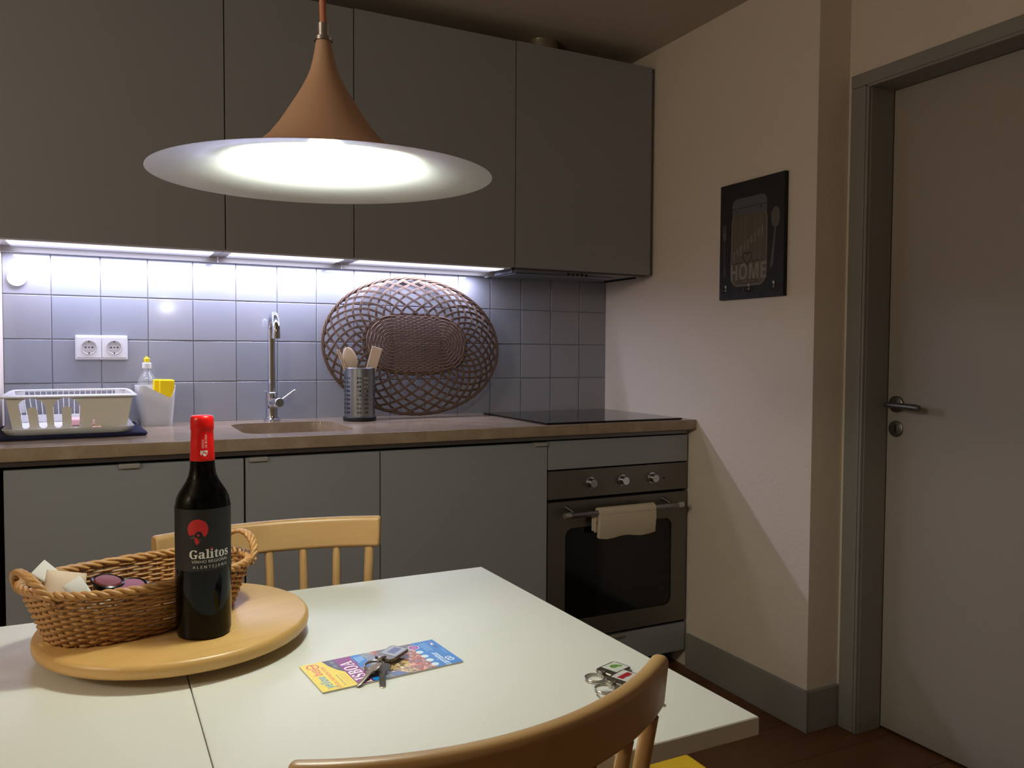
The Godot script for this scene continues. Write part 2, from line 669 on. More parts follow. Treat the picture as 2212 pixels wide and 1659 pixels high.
# ---------- the room
func room() -> void:
	var b := MB.new()
	b.box(V(-1.8, -0.12, -0.15), V(2.7, -0.012, 5.4))
	var fl := struct("floor", b, M.dark_gap, "brown oak plank floor")
	var plank := MB.new()
	plank.rbox(Vector3.ZERO, V(1.2385, 0.012, 0.1885), 0.0012)
	var pm := plank.mesh()
	for r in 28:
		var z := 0.045 + r * 0.19
		var shift := fmod(r * 0.47, 1.24)
		for c in 5:
			var x := -2.2 + shift + c * 1.24
			if x - 0.62 < 2.5 and x + 0.62 > -1.7:
				part("plank", pm, M["oak_%d" % rng.randi_range(0, 2)], fl, V(x, -0.006, z))
	b = MB.new()
	b.box(V(-1.8, 2.365, -0.15), V(2.7, 2.5, 5.4))
	struct("ceiling", b, M.ceiling_paint, "plain dim ceiling above the cabinets")
	b = MB.new()
	b.box(V(-1.8, 0, -0.15), V(2.7, 2.365, -0.0045))
	var wb := struct("wall_back", b, M.grout, "kitchen wall faced with square glazed tiles above the worktop")
	var full := MB.new()
	full.rbox(Vector3.ZERO, V(0.1384, 0.1384, 0.009), 0.0028)
	var fm := full.mesh()
	var tiles := [M.tile, M.tile_warm, M.tile_cool]
	for i in 17:
		for j in 4:
			var x0 := maxf(-0.14 + i * 0.14 + 0.0008, 0.0085)
			var x1 := minf(i * 0.14 - 0.0008, 2.2328)
			if x1 - x0 < 0.005:
				continue
			var m = fm
			if x1 - x0 < 0.137:
				var q := MB.new()
				q.rbox(Vector3.ZERO, V(x1 - x0, 0.1384, 0.009), 0.0028)
				m = q
			var o := part("tile", m, tiles[rng.randi_range(0, 2)], wb, V((x0 + x1) * 0.5, 1.4233 - 0.14 * j, -0.0045 + rng.randf_range(0, 0.0006)))
			o.rotation = V(rng.randf_range(-0.006, 0.006), rng.randf_range(-0.006, 0.006), 0)
	b = MB.new()
	b.box(V(-0.14, 0, -0.0045), V(0.008, 2.365, 0.33))
	struct("wall_left", b, M.plaster, "white wall at the left end of the kitchen run")
	b = MB.new()
	b.box(V(-1.8, 0, -0.0045), V(-1.7, 2.365, 5.3))
	struct("wall_far_left", b, M.plaster, "white wall out of view on the left")
	b = MB.new()
	b.box(V(-1.8, 0, 5.2), V(2.7, 2.365, 5.3))
	struct("wall_front", b, M.plaster, "white wall behind the camera")
	b = MB.new()
	b.box(V(2.2334, 0, -0.0045), V(2.65, 2.365, 1.155))
	b.box(V(2.366, 0, 1.155), V(2.65, 2.365, 1.232))
	b.box(V(2.366, 1.995, 1.232), V(2.65, 2.365, 2.06))
	b.box(V(2.366, 0, 2.06), V(2.65, 2.365, 5.2))
	struct("wall_right", b, M.plaster, "white plastered wall with a step beside the door")
	# baseboards: along the wall, round the step
	b = MB.new()
	var t := 0.014
	b.rbox(V(2.2334 - t / 2, 0.065, 0.875), V(t, 0.13, 0.588), 0.002)
	b.rbox(V(2.2334 + 0.06, 0.065, 1.155 + t / 2), V(0.134 + t, 0.13, t), 0.002)
	struct("baseboard_right", b, M.gray_paint, "grey painted baseboard turning the corner of the right wall")
	# door with its casing
	var cs := MB.new()
	for p in [[1.172, 1.226, 0.0, 1.9928]]:
		cs.rbox(V(2.366 - 0.006, (p[2] + p[3]) / 2, (p[0] + p[1]) / 2), V(0.014, p[3] - p[2], p[1] - p[0]), 0.003)
	cs.rbox(V(2.360, 2.013, 1.656), V(0.014, 0.040, 0.97), 0.003)
	cs.rbox(V(2.360, 0.9964, 2.10), V(0.014, 1.9928, 0.054), 0.003)
	cs.rbox(V(2.362, 0.995, 1.2325), V(0.018, 1.99, 0.009), 0.002)
	cs.rbox(V(2.362, 1.9885, 1.65), V(0.018, 0.009, 0.84), 0.002)
	cs.rbox(V(2.415, 0.9945, 1.2355), V(0.10, 1.989, 0.007), 0.001)
	cs.rbox(V(2.415, 1.991, 1.65), V(0.10, 0.007, 0.84), 0.001)
	cs.rbox(V(2.415, 0.9945, 2.058), V(0.10, 1.989, 0.007), 0.001)
	struct("trim_1", cs, M.gray_paint, "grey painted casing round the door")
	var door := Node3D.new()
	door.name = "door_1"
	add_child(door)
	door.position = V(2.463, 0, 1.24)
	tag(door, "flush grey painted door with a lever handle", "", "", "structure")
	b = MB.new()
	b.rbox(V(0.02, 0.9975, 0.407), V(0.04, 1.979, 0.812), 0.002)
	part("door_leaf", b, M.door_paint, door)
	b = MB.new()
	var ry := Transform3D(Basis(Vector3.BACK, PI / 2), V(0, 1.027, 0.034))
	b.lathe([Vector2(0, 0.009), Vector2(0.021, 0.009), Vector2(0.025, 0.006), Vector2(0.0255, 0)], 32, Transform3D(Basis(Vector3.BACK, PI / 2), V(0, 1.027, 0.034)))
	part("handle_rose", b, M.steel, door)
	b = MB.new()
	b.tube([V(-0.005, 1.027, 0.034), V(-0.04, 1.027, 0.034), V(-0.052, 1.027, 0.040), V(-0.056, 1.027, 0.055), V(-0.055, 1.026, 0.09), V(-0.055, 1.024, 0.135), V(-0.055, 1.023, 0.15)], [0.009, 0.009, 0.0095, 0.0095, 0.009, 0.0105, 0.0085], 14)
	part("lever_handle", b, M.steel, door)
	b = MB.new()
	b.lathe([Vector2(0, 0.005), Vector2(0.022, 0.005), Vector2(0.025, 0.003), Vector2(0.0255, 0)], 32, Transform3D(Basis(Vector3.BACK, PI / 2), V(0, 0.951, 0.033)))
	var esc := part("keyhole_plate", b, M.steel, door)
	b = MB.new()
	b.rbox(V(-0.005, 0.951, 0.033), V(0.002, 0.026, 0.006), 0.0009)
	part("keyhole", b, M.hole, esc)
	b = MB.new()
	b.box(V(2.51, 0, 1.232), V(2.65, 1.995, 2.06))
	struct("wall_behind_door", b, M.dark_gap, "dark space behind the closed door")


# ---------- wall cabinets and what hangs under them
func wall_cabinets() -> void:
	var xs := [0.024, 0.624, 1.024, 1.616, 2.213]
	var tops := [2.287, 2.289, 2.291, 2.293]
	var names := ["leftmost pale grey wall cabinet above the dish rack", "narrow pale grey wall cabinet above the tap", "pale grey wall cabinet above the wicker tray", "rightmost pale grey wall cabinet above the hob"]
	for i in 4:
		var c := thing("wall_cabinet", names[i], "cabinet", V(xs[i], 1.487, 0), 0, "flat grey wall cabinets")
		var w: float = xs[i + 1] - xs[i]
		var h: float = tops[i] - 1.487
		var b := MB.new()
		b.rbox(V(w / 2, h / 2 + 0.004, 0.165), V(w - 0.001, h - 0.008, 0.318), 0.001)
		part("body", b, M.cabinet_body, c)
		b = MB.new()
		b.rbox(V(w / 2, h / 2, 0.3355), V(w - 0.0032, h, 0.019), 0.0012)
		part("door", b, M.cabinet, c)
	var b := MB.new()
	b.rbox(V(2.2232, 1.89, 0.17), V(0.0194, 0.806, 0.32), 0.001)
	tag(part("filler_panel", b, M.cabinet_body, self), "narrow grey filler between the last wall cabinet and the wall", "panel")
	# lights
	var lx := [[0.026, 0.6165], [0.618, 1.0185], [1.020, 1.602]]
	var ln := ["leftmost lit fixture under the wall cabinets, above the dish rack", "short lit fixture under the wall cabinets, above the tap", "rightmost lit fixture under the wall cabinets, above the wicker tray"]
	for i in 3:
		var x0: float = lx[i][0]
		var x1: float = lx[i][1]
		var w := x1 - x0
		var t := thing("under_cabinet_light", ln[i], "light", V(x0, 1.4905, 0), 0, "lights under the wall cabinets")
		b = MB.new()
		b.rbox(V(w / 2, -0.005, 0.185), V(w, 0.008, 0.308), 0.001)
		part("housing", b, M.white_under, t)
		b = MB.new()
		b.rbox(V(w / 2, -0.010, 0.297), V(w - 0.05, 0.003, 0.072), 0.001)
		part("diffuser", b, M.led_glow, t)
		b = MB.new()
		b.rbox(V(w / 2, -0.0175, 0.200), V(w, 0.020, 0.008), 0.001)
		part("front_rail", b, M.pull, t)
		b = MB.new()
		b.rbox(V(w / 2, -0.0095, 0.232), V(w - 0.05, 0.002, 0.054), 0.0008)
		part("dim_diffuser", b, M.led_dim, t)
		b = MB.new()
		b.rbox(V(w / 2, -0.0095, 0.055), V(w - 0.02, 0.002, 0.03), 0.001)
		part("rear_diffuser", b, M.led_glow, t)
		area_light("led_strip", V(w / 2, -0.0115, 0.055), V(0, -1, -0.05), w - 0.02, 0.025, led_energy * w / 0.56, led_color, t)
		area_light("led_front", V(w / 2, -0.0125, 0.297), V(0, -1, 0), w - 0.06, 0.06, led_energy * 0.18 * w / 0.56, led_color, t)
	# hood
	var hd := thing("range_hood", "slim grey range hood built into the underside of the rightmost wall cabinet", "range hood", V(1.62, 1.487, 0))
	b = MB.new()
	b.rbox(V(0.295, -0.004, 0.17), V(0.575, 0.007, 0.32), 0.001)
	part("underside", b, M.steel, hd)
	b = MB.new()
	b.rbox(V(0.27, -0.0095, 0.145), V(0.44, 0.004, 0.20), 0.0015)
	part("filter", b, M.steel_bright, hd)
	b = MB.new()
	b.rbox(V(0.003, -0.008, 0.19), V(0.006, 0.016, 0.24), 0.001)
	part("side_rail", b, M.steel_bright, hd)
	b = MB.new()
	b.rbox(V(0.545, -0.009, 0.205), V(0.006, 0.010, 0.22), 0.001)
	part("side_rail", b, M.hole, hd)
	for k in 5:
		b = MB.new()
		b.lathe([Vector2(0, -0.010), Vector2(0.004, -0.010), Vector2(0.005, -0.008), Vector2(0.005, 0)], 12, Transform3D(Basis(), V(0.242 + 0.02 * k, -0.006, 0.306)))
		part("button", b, M.hole, hd)
	# ribbed duct on top
	var prof := []
	for k in 30:
		prof.append(Vector2(0.058 + 0.004 * (k % 2), 0.0 + k * 0.0024))
	b = MB.new()
	b.lathe(prof, 28, Transform3D(Basis(), Vector3.ZERO), -1.0)
	var d := part("exhaust_duct", b, M.duct, self, V(1.80, 2.2935, 0.20))
	tag(d, "ribbed exhaust duct on top of the rightmost wall cabinet", "duct")


# ---------- base cabinets
func pull(parent: Node, at: Vector3, w := 0.052) -> void:
	var b := MB.new()
	b.rbox(V(0, 0, 0.006), V(w, 0.0035, 0.022), 0.0015)
	b.rbox(V(0, -0.005, 0.0165), V(w, 0.0125, 0.003), 0.0014)
	part("edge_pull", b, M.pull, parent, at)


func base_cabinets() -> void:
	var xs := [0.056, 0.6415, 1.0395, 1.627, 2.226]
	var names := ["leftmost grey base unit below the dish rack", "narrow grey base unit below the sink", "grey base unit below the wicker tray"]
	for i in 3:
		var c := thing("base_cabinet", names[i], "cabinet", V(xs[i], 0, 0), 0, "flat grey base units")
		var w: float = xs[i + 1] - xs[i]
		var b := MB.new()
		if i == 1:
			b.box(V(0.002, 0.105, 0.03), V(0.018, 0.87, 0.552))
			b.box(V(w - 0.018, 0.105, 0.03), V(w - 0.002, 0.87, 0.552))
			b.box(V(0.018, 0.105, 0.03), V(w - 0.018, 0.125, 0.552))
			b.box(V(0.018, 0.125, 0.03), V(w - 0.018, 0.70, 0.05))
			b.box(V(0.018, 0.845, 0.53), V(w - 0.018, 0.87, 0.552))
		else:
			b.box(V(0.002, 0.105, 0.03), V(w - 0.002, 0.87, 0.552))
		part("body", b, M.dark_gap, c)
		b = MB.new()
		b.rbox(V(w / 2, 0.485, 0.5655), V(w - (0.006 if i < 1 else 0.0035), 0.78, 0.019), 0.0014)
		var d := part("door", b, M.cabinet, c)
		pull(d, V([0.289, 0.036, w - 0.030][i], 0.876, 0.567))
	var b := MB.new()
	b.box(V(0.03, 0, 0.49), V(2.2, 0.10, 0.505))
	tag(part("plinth", b, M.dark_gap, self), "dark recessed plinth under the base units", "plinth")
	b = MB.new()
	b.rbox(V(1.126, 0.889, 0.554), V(2.196, 0.012, 0.04), 0.001)
	tag(part("top_rail", b, M.cabinet, self), "thin grey rail between the worktop and the base unit doors", "rail")
	# oven housing: upper panel, lower drawer, right-hand end panel
	var c := thing("oven_cabinet", "grey base unit at the right end that houses the oven", "cabinet", V(1.627, 0, 0))
	var w := 0.599
	b = MB.new()
	b.box(V(0.002, 0.105, 0.03), V(w - 0.002, 0.17, 0.55))
	b.box(V(0.002, 0.17, 0.03), V(0.008, 0.87, 0.55))
	b.box(V(w - 0.008, 0.17, 0.03), V(w - 0.002, 0.87, 0.55))
	b.box(V(0.008, 0.79, 0.03), V(w - 0.008, 0.87, 0.55))
	b.box(V(0.008, 0.17, 0.03), V(w - 0.008, 0.79, 0.05))
	part("body", b, M.dark_gap, c)
	b = MB.new()
	b.rbox(V(w / 2, 0.829, 0.5655), V(w - 0.005, 0.098, 0.019), 0.0014)
	part("upper_panel", b, M.cabinet, c)
	b = MB.new()
	b.rbox(V(w / 2, 0.119, 0.5655), V(w - 0.005, 0.104, 0.019), 0.0014)
	var d := part("drawer", b, M.cabinet, c)
	pull(d, V(0.285, 0.172, 0.567), 0.06)
	b = MB.new()
	b.rbox(V(w + 0.0035, 0.48, 0.30), V(0.006, 0.80, 0.53), 0.001)
	part("end_panel", b, M.cabinet_body, c)


func oven() -> void:
	var o := thing("oven", "built-in stainless steel oven with dark glass door and three knobs", "oven", V(1.63, 0, 0.552))
	var w := 0.593
	var b := MB.new()
	b.box(V(0.01, 0.19, -0.49), V(w - 0.01, 0.765, 0.0))
	part("body", b, M.dark_gap, o)
	b = MB.new()
	b.rbox(V(w / 2, 0.726, 0.0115), V(w, 0.098, 0.021), 0.0015)
	var cp := part("control_panel", b, M.steel, o)
	for k in 3:
		b = MB.new()
		b.lathe([Vector2(0.0195, 0), Vector2(0.0195, 0.003), Vector2(0.0160, 0.004), Vector2(0.0150, 0.024), Vector2(0.0138, 0.027), Vector2(0, 0.0272)], 32, Transform3D(Basis(Vector3.RIGHT, PI / 2), V([0.168, 0.302, 0.432][k], 0.727, 0.022)))
		part("knob", b, M.chrome, cp)
	b = MB.new()
	b.lathe([Vector2(0.0035, 0), Vector2(0.0035, 0.0008), Vector2(0, 0.001)], 12, Transform3D(Basis(Vector3.RIGHT, PI / 2), V(0.487, 0.722, 0.022)))
	part("indicator_light", b, M.hole, cp)
	b = MB.new()
	# door frame with a rounded window opening, then the glass
	var win := rrect(0.456, 0.325, 0.03, 6, Vector2(w / 2, 0.411))
	var xs := [0.0]
	var x0 := w / 2 - 0.228
	for k in 13:
		xs.append(x0 + 0.03 * k / 12.0)
	for k in 13:
		xs.append(w / 2 + 0.198 + 0.03 * k / 12.0)
	xs.append(w)
	var spans := func(x: float) -> Array:
		var dx := absf(x - w / 2)
		if dx > 0.228:
			return [[0.182, 0.667]]
		var hh := 0.1625
		if dx > 0.198:
			hh = 0.1325 + sqrt(maxf(0.0, 0.0009 - (dx - 0.198) * (dx - 0.198)))
		return [[0.182, 0.411 - hh], [0.411 + hh, 0.667]]
	b.columns(xs, spans, 0.001, 0.022)
	var dr := part("door", b, M.steel, o)
	b = MB.new()
	b.extrude(win, 0.016, Transform3D(Basis(), V(0, 0, 0.002)))
	part("window_glass", b, M.oven_glass, dr)
	b = MB.new()
	b.tube([V(0.06, 0.627, 0.063), V(0.525, 0.627, 0.063)], 0.0095, 20)
	for x in [0.085, 0.495]:
		b.tube([V(x - 0.012, 0.648, 0.018), V(x - 0.006, 0.640, 0.045), V(x, 0.629, 0.060)], [0.008, 0.006, 0.007], 12)
	part("handle_bar", b, M.steel_bright, dr)
	for x in [0.053, 0.532]:
		b = MB.new()
		b.tube([V(x - 0.012, 0.627, 0.063), V(x + 0.012, 0.627, 0.063)], 0.0102, 20)
		part("handle_end", b, M.pull, dr)
	# towel hung over the bar
	var tw := []
	for i in 9:
		var x := 1.804 + (2.04 - 1.804) * i / 8.0
		var rr := PackedVector3Array()
		var out := []
		var drop := 0.088 + 0.004 * sin(i * 1.3)
		# outside of the fold, front to back
		out.append(V(x, 0.627 - drop, 0.628))
		out.append(V(x, 0.60, 0.6345))
		out.append(V(x, 0.625, 0.6315))
		for k in 7:
			var a := -0.35 + (PI + 0.7) * k / 6.0
			out.append(V(x, 0.627 + sin(a) * 0.0185, 0.615 + cos(a) * 0.0185))
		out.append(V(x, 0.59, 0.595))
		out.append(V(x, 0.627 - drop + 0.03, 0.594))
		# back along the inside
		out.append(V(x, 0.627 - drop + 0.029, 0.6005))
		out.append(V(x, 0.59, 0.602))
		for k in 7:
			var a := PI + 0.3 - (PI + 0.6) * k / 6.0
			out.append(V(x, 0.627 + sin(a) * 0.0106, 0.615 + cos(a) * 0.0106))
		out.append(V(x, 0.595, 0.6205))
		out.append(V(x, 0.627 - drop + 0.002, 0.612))
		for q in out:
			rr.append(q)
		tw.append(rr)
	b = MB.new()
	b.loft(tw)
	var t := part("dish_towel", b, M.towel, self)
	tag(t, "small cream towel folded over the oven handle", "towel")
	b = MB.new()
	for k in 2:
		b.rbox(V(1.797 + 0.008 * k, 0.59 - 0.006 * k, 0.598 + 0.003 * k), V(0.012, 0.058, 0.008), 0.0035)
	part("folded_edge", b, M.towel, t)


func worktop() -> void:
	# slab with the sink opening cut through
	var b := MB.new()
	var sx := 0.822
	var sz := 0.322
	var hw := 0.168
	var hd := 0.185
	var r := 0.07
	var xs := [0.009, sx - hw]
	for k in range(1, 11):
		xs.append(sx - hw + r * (1.0 - cos(k * PI / 20.0)))
	for k in range(0, 11):
		xs.append(sx + hw - r + r * sin(k * PI / 20.0))
	xs.append(2.2325)
	var half := func(x: float) -> float:
		var d := absf(x - sx) - (hw - r)
		if d >= r:
			return -1.0
		return hd if d <= 0.0 else hd - r + sqrt(r * r - d * d)
	var spans := func(x: float) -> Array:
		var h: float = half.call(x)
		if h < 0.0:
			return [[0.001, 0.60]]
		return [[0.001, sz - h], [sz + h, 0.60]]
	# columns run in (x, y): turn y into z and thickness into height
	b.columns(xs, spans, 0.0, 0.036, Transform3D(Basis(V(1, 0, 0), V(0, 0, 1), V(0, 1, 0)), V(0, 0.900, 0)))
	b.rbox(V(1.12075, 0.918, 0.606), V(2.2235, 0.0362, 0.016), 0.003)
	tag(part("worktop", b, M.stone, self), "polished beige stone worktop running along the tiled wall", "worktop")
	# sink bowl
	b = MB.new()
	var rings := []
	for q in [[0.0, 0.935], [0.004, 0.905], [0.010, 0.80], [0.022, 0.775], [0.05, 0.766], [0.10, 0.764], [0.15, 0.763]]:
		var o := rrect((hw - q[0]) * 2, (hd - q[0]) * 2, maxf(r - q[0] * 0.6, 0.01), 8, Vector2(sx, sz))
		rings.append(ring(o, q[1]))
	b.loft(rings, true, false, false, true)
	b.fan(rings[6], rings[6], rings[5])
	var sk := part("sink", b, M.stone, self)
	tag(sk, "rounded sink bowl cut into the stone worktop below the tap", "sink")
	b = MB.new()
	b.lathe([Vector2(0.04, 0.7635), Vector2(0.038, 0.767), Vector2(0.02, 0.7665), Vector2(0.018, 0.765), Vector2(0, 0.765)], 28, Transform3D(Basis(), V(sx, 0, sz)))
	part("drain", b, M.chrome, sk)
	b = MB.new()
	b.rbox(V(1.9, 0.9395, 0.335), V(0.575, 0.006, 0.505), 0.002)
	var hb := part("hob", b, M.black_glass, self)
	tag(hb, "flat black glass hob set on the stone worktop", "hob")


func tap() -> void:
	var t := thing("tap", "tall chrome kitchen tap with a side lever behind the sink", "tap", V(0.809, 0.936, 0.060))
	var b := MB.new()
	b.lathe([Vector2(0.0285, 0), Vector2(0.0285, 0.006), Vector2(0.0225, 0.010), Vector2(0.0205, 0.016), Vector2(0.0205, 0.092), Vector2(0.0215, 0.094), Vector2(0.0215, 0.099), Vector2(0.0195, 0.101), Vector2(0.014, 0.102)], 36)
	part("body", b, M.chrome, t)
	b = MB.new()
	var pts := [V(0, 0.10, 0), V(0, 0.2, 0), V(0, 0.315, 0)]
	for k in range(1, 15):
		var a := PI * k / 14.0
		pts.append(V(-0.0015 * (1 - cos(a)), 0.315 + 0.052 * sin(a), 0.052 * (1 - cos(a))))
	pts.append(V(-0.003, 0.302, 0.104))
	b.tube(pts, 0.0130, 22)
	part("spout", b, M.chrome, t)
	b = MB.new()
	b.tube([V(-0.003, 0.304, 0.104), V(-0.003, 0.286, 0.104)], 0.0138, 22)
	part("spout_end", b, M.chrome, t)
	b = MB.new()
	var dirb := V(0.35, 0.0, 0.94).normalized()
	b.tube([V(0, 0.065, 0), dirb * 0.032 + V(0, 0.065, 0), dirb * 0.050 + V(0, 0.065, 0), dirb * 0.052 + V(0, 0.065, 0)], [0.0175, 0.0182, 0.0182, 0.015], 24)
	part("valve", b, M.chrome, t)
	b = MB.new()
	var l0 := dirb * 0.040 + V(0.012, 0.074, 0)
	b.tube([l0, l0 + V(0.046, 0.035, 0.004)], [0.0045, 0.0042], 12)
	part("lever", b, M.chrome, t)


# ---------- left end of the worktop
func dish_corner() -> void:
	var Y := 0.936
	# double socket
	var s := thing("double_socket", "white double wall socket on the tiles behind the dish rack", "socket", V(0.281, 1.1885, 0.0006))
	var b := MB.new()
	b.rbox(V(0, 0, 0.004), V(0.152, 0.079, 0.008), 0.003)
	part("frame", b, M.white_plastic, s)
	for k in 2:
		var cx := -0.0365 + 0.073 * k
		b = MB.new()
		b.rbox(V(cx, 0, 0.0085), V(0.0705, 0.066, 0.006), 0.0012)
		var ins := part("insert", b, M.white_plastic, s)
		b = MB.new()
		b.lathe([Vector2(0.0225, 0.0), Vector2(0.0225, 0.0008), Vector2(0.0208, 0.0008), Vector2(0.0195, -0.001), Vector2(0, -0.001)], 32, Transform3D(Basis(Vector3.RIGHT, PI / 2), V(cx, 0, 0.0126)))
		part("cup", b, M.socket_recess, ins)
		b = MB.new()
		for h in [[-0.0095, 0, 0.0026], [0.0, 0.0, 0.0022], [0.0095, 0, 0.0026], [0, 0.0185, 0.0022], [0, -0.0185, 0.0022]]:
			b.lathe([Vector2(h[2], 0), Vector2(h[2], 0.0006), Vector2(0, 0.0006)], 12, Transform3D(Basis(Vector3.RIGHT, PI / 2), V(cx + h[0], h[1], 0.0132)))
		part("contact_hole", b, M.hole, ins)
	b = MB.new()
	b.lathe([Vector2(0.0272, 0), Vector2(0.0272, 0.005), Vector2(0.0262, 0.0065), Vector2(0, 0.007)], 36, Transform3D(Basis(Vector3.RIGHT, PI / 2), V(0.048, 1.4045, 0.0006)))
	tag(part("junction_cover", b, M.white_plastic, self), "round white cap on the top left tile under the lights", "cap")
	# mat, drip tray, rack
	b = MB.new()
	var mt := []
	for q in [[0.006, 0.0], [0.0, 0.004], [0.002, 0.010], [0.012, 0.012]]:
		mt.append(ring(rrect(0.375 - q[0] * 2, 0.405 - q[0] * 2, 0.02, 5), q[1]))
	b.loft(mt)
	var mat_o := part("drying_mat", b, M.navy_cloth, self, V(0.200, Y, 0.232))
	mat_o.rotation.y = 0.06
	tag(mat_o, "thick navy blue drying mat under the white dish rack", "mat")
	b = MB.new()
	var tr := []
	for q in [[0.02, 0.0], [0.012, 0.0], [0.0, 0.016], [0.003, 0.0175], [0.016, 0.003]]:
		tr.append(ring(rrect(0.325 - q[0] * 2, 0.385 - q[0] * 2, 0.03, 6), q[1]))
	b.loft(tr, true, false)
	b.fan(tr[0], tr[0], tr[1])
	b.fan(tr[4], tr[4], tr[3])
	var dt := part("drip_tray", b, M.white_plastic, self, V(0.197, Y + 0.0122, 0.238))
	dt.rotation.y = 0.03
	tag(dt, "shallow white drip tray between the rack and the navy mat", "tray")
	var r := thing("dish_rack", "white plastic dish rack with arched openings, left of the tap", "dish rack", V(0.200, Y + 0.0165, 0.238), 0.03)
	var W := 0.275
	var H := 0.103
	var D := 0.355
	# front wall leans outwards: columns with two arched openings that keep a tongue in the middle
	var arch := func(x: float, c: float) -> Array:
		var d := absf(x - c)
		if d > 0.030:
			return []
		var top := 0.066 + 0.030 * sqrt(maxf(0.0, 1.0 - (d / 0.030) * (d / 0.030)))
		var bot := 0.014
		if d < 0.011:
			bot = 0.062 + 0.010 * sqrt(maxf(0.0, 1.0 - (d / 0.011) * (d / 0.011)))
		else:
			var dd := (d - 0.0205) / 0.0095
			bot = 0.022 - 0.009 * sqrt(maxf(0.0, 1.0 - dd * dd))
		return [bot, top]
	var spans := func(x: float) -> Array:
		for c in [-0.086, -0.010]:
			var a: Array = arch.call(x, c)
			if a:
				return [[0.0, a[0]], [a[1], H]]
		if x > 0.050 and x < 0.072:
			return [[0.0, 0.004], [0.012 + (x - 0.050) * 0.1 + (0.02 if x < 0.056 else 0.0), H]]
		return [[0.0, H]]
	var xs := []
	var x := -W / 2
	while x < W / 2:
		xs.append(x)
		x += 0.0011 if absf(x + 0.048) < 0.075 or (x > 0.048 and x < 0.074) else 0.012
	xs.append(W / 2)
	b = MB.new()
	# lean and widen: rows scale with height
	b.columns(xs, spans, 0.0, 0.0022)
	for i in b.v.size():
		var p := b.v[i]
		var f := p.y / H
		b.v[i] = V(p.x * (1.0 + 0.125 * f), p.y, D / 2 - 0.012 + p.z + 0.014 * f)
	part("front_wall", b, M.cream_plastic, r)
	for sgn in [-1.0, 1.0]:
		b = MB.new()
		b.quad(V(sgn * W / 2, 0, D / 2 - 0.012), V(sgn * W / 2, 0, -D / 2 + 0.012), V(sgn * W / 2 * 1.125, H, -D / 2), V(sgn * W / 2 * 1.125, H, D / 2), V(sgn, -0.1, 0).normalized())
		var s2: float = sgn * (W / 2 - 0.0022)
		b.quad(V(s2, 0, D / 2 - 0.012), V(s2, 0, -D / 2 + 0.012), V(s2 * 1.125, H, -D / 2), V(s2 * 1.125, H, D / 2), V(-sgn, 0.1, 0).normalized())
		part("side_wall", b, M.white_plastic, r)
	b = MB.new()
	b.rbox(V(0, 0.0015, 0), V(W, 0.003, D - 0.026), 0.001)
	part("base", b, M.white_plastic, r)
	for k in 20:
		b = MB.new()
		var bx := -W / 2 + 0.006 + (W - 0.012) * k / 19.0
		b.tube([V(bx, 0.0, -D / 2 + 0.013), V(bx * 1.12, H, -D / 2 + 0.001)], 0.0014, 6)
		part("slat", b, M.white_plastic, r)
	b = MB.new()
	b.rbox(V(0, 0.016, -D / 2 + 0.012), V(W, 0.022, 0.002), 0.0008)
	b.rbox(V(0, 0.1005, -D / 2 + 0.001), V(W * 1.12, 0.005, 0.002), 0.0008)
	b.rbox(V(-W / 2 - 0.003, 0.066, -D / 2 + 0.003), V(0.03, 0.066, 0.002), 0.0008)
	b.rbox(V(W / 2 + 0.0, 0.066, -D / 2 + 0.003), V(0.03, 0.066, 0.002), 0.0008)
	part("back_wall", b, M.white_plastic, r)
	# rim flange
	var fl := []
	for q in [[0.0, -0.003], [0.012, -0.007], [0.0135, -0.005], [0.0125, -0.002], [0.002, 0.002], [-0.002, 0.001], [-0.0025, -0.003]]:
		fl.append(ring(rrect(W * 1.125 + q[0] * 2, D + q[0] * 2, 0.022, 6), H + q[1]))
	b = MB.new()
	b.loft(fl, true, false, true)
	part("rim", b, M.white_plastic, r)
	b = MB.new()
	b.rbox(V(0, 0, 0), V(0.11, 0.02, 0.09), 0.008)
	var pk := part("folded_cloth", b, M.pink_cloth, self, V(0.245, Y + 0.0305, 0.22))
	tag(pk, "small pink cloth lying in the white dish rack", "cloth")
	b = MB.new()
	b.rbox(V(0, 0, 0), V(0.03, 0.008, 0.05), 0.003)
	var pe := part("peach_clip", b, M.peach_plastic, self, V(0.268, Y + 0.024, 0.395))
	tag(pe, "peach coloured piece showing through the gap in the rack front", "clip")
	# sink caddy
	var cd := thing("sink_caddy", "tapered white caddy with a scooped front holding bottle and sponge", "caddy", V(0.435, Y, 0.075), 0.10)
	var outer := []
	var inner := []
	var K := 64
	for lv in 9:
		var f := lv / 8.0
		var w := 0.096 + 0.020 * f
		var d := 0.080 + 0.018 * f
		var o := rrect(w, d, 0.02, 15)
		var oi := rrect(w - 0.005, d - 0.005, 0.0175, 15)
		var ro := PackedVector3Array()
		var ri := PackedVector3Array()
		for j in o.size():
			var q: Vector2 = o[j]
			var top := 0.131
			if q.y > d * 0.25:
				var u := (q.x - 0.032) / 0.0235
				top -= 0.043 * pow(maxf(0.0, 1.0 - u * u), 0.8) * smoothstep(0.25, 0.42, q.y / d)
			ro.append(V(q.x, top * f, q.y))
			ri.append(V(oi[j].x, maxf(top * f, 0.004), oi[j].y))
		outer.append(ro)
		inner.append(ri)
	b = MB.new()
	b.loft(outer, true, false)
	b.loft(inner, true, false, false, true)
	b.loft([outer[8], inner[8]], true, false)
	b.fan(outer[0], outer[0], outer[1])
	b.fan(inner[0], inner[0], outer[0])
	part("cup", b, M.white_plastic, cd)
	var sb := thing("soap_bottle", "clear washing-up liquid bottle with a yellow cap in the white caddy", "bottle", V(0.412, Y + 0.0045, 0.058))
	b = MB.new()
	var pr := []
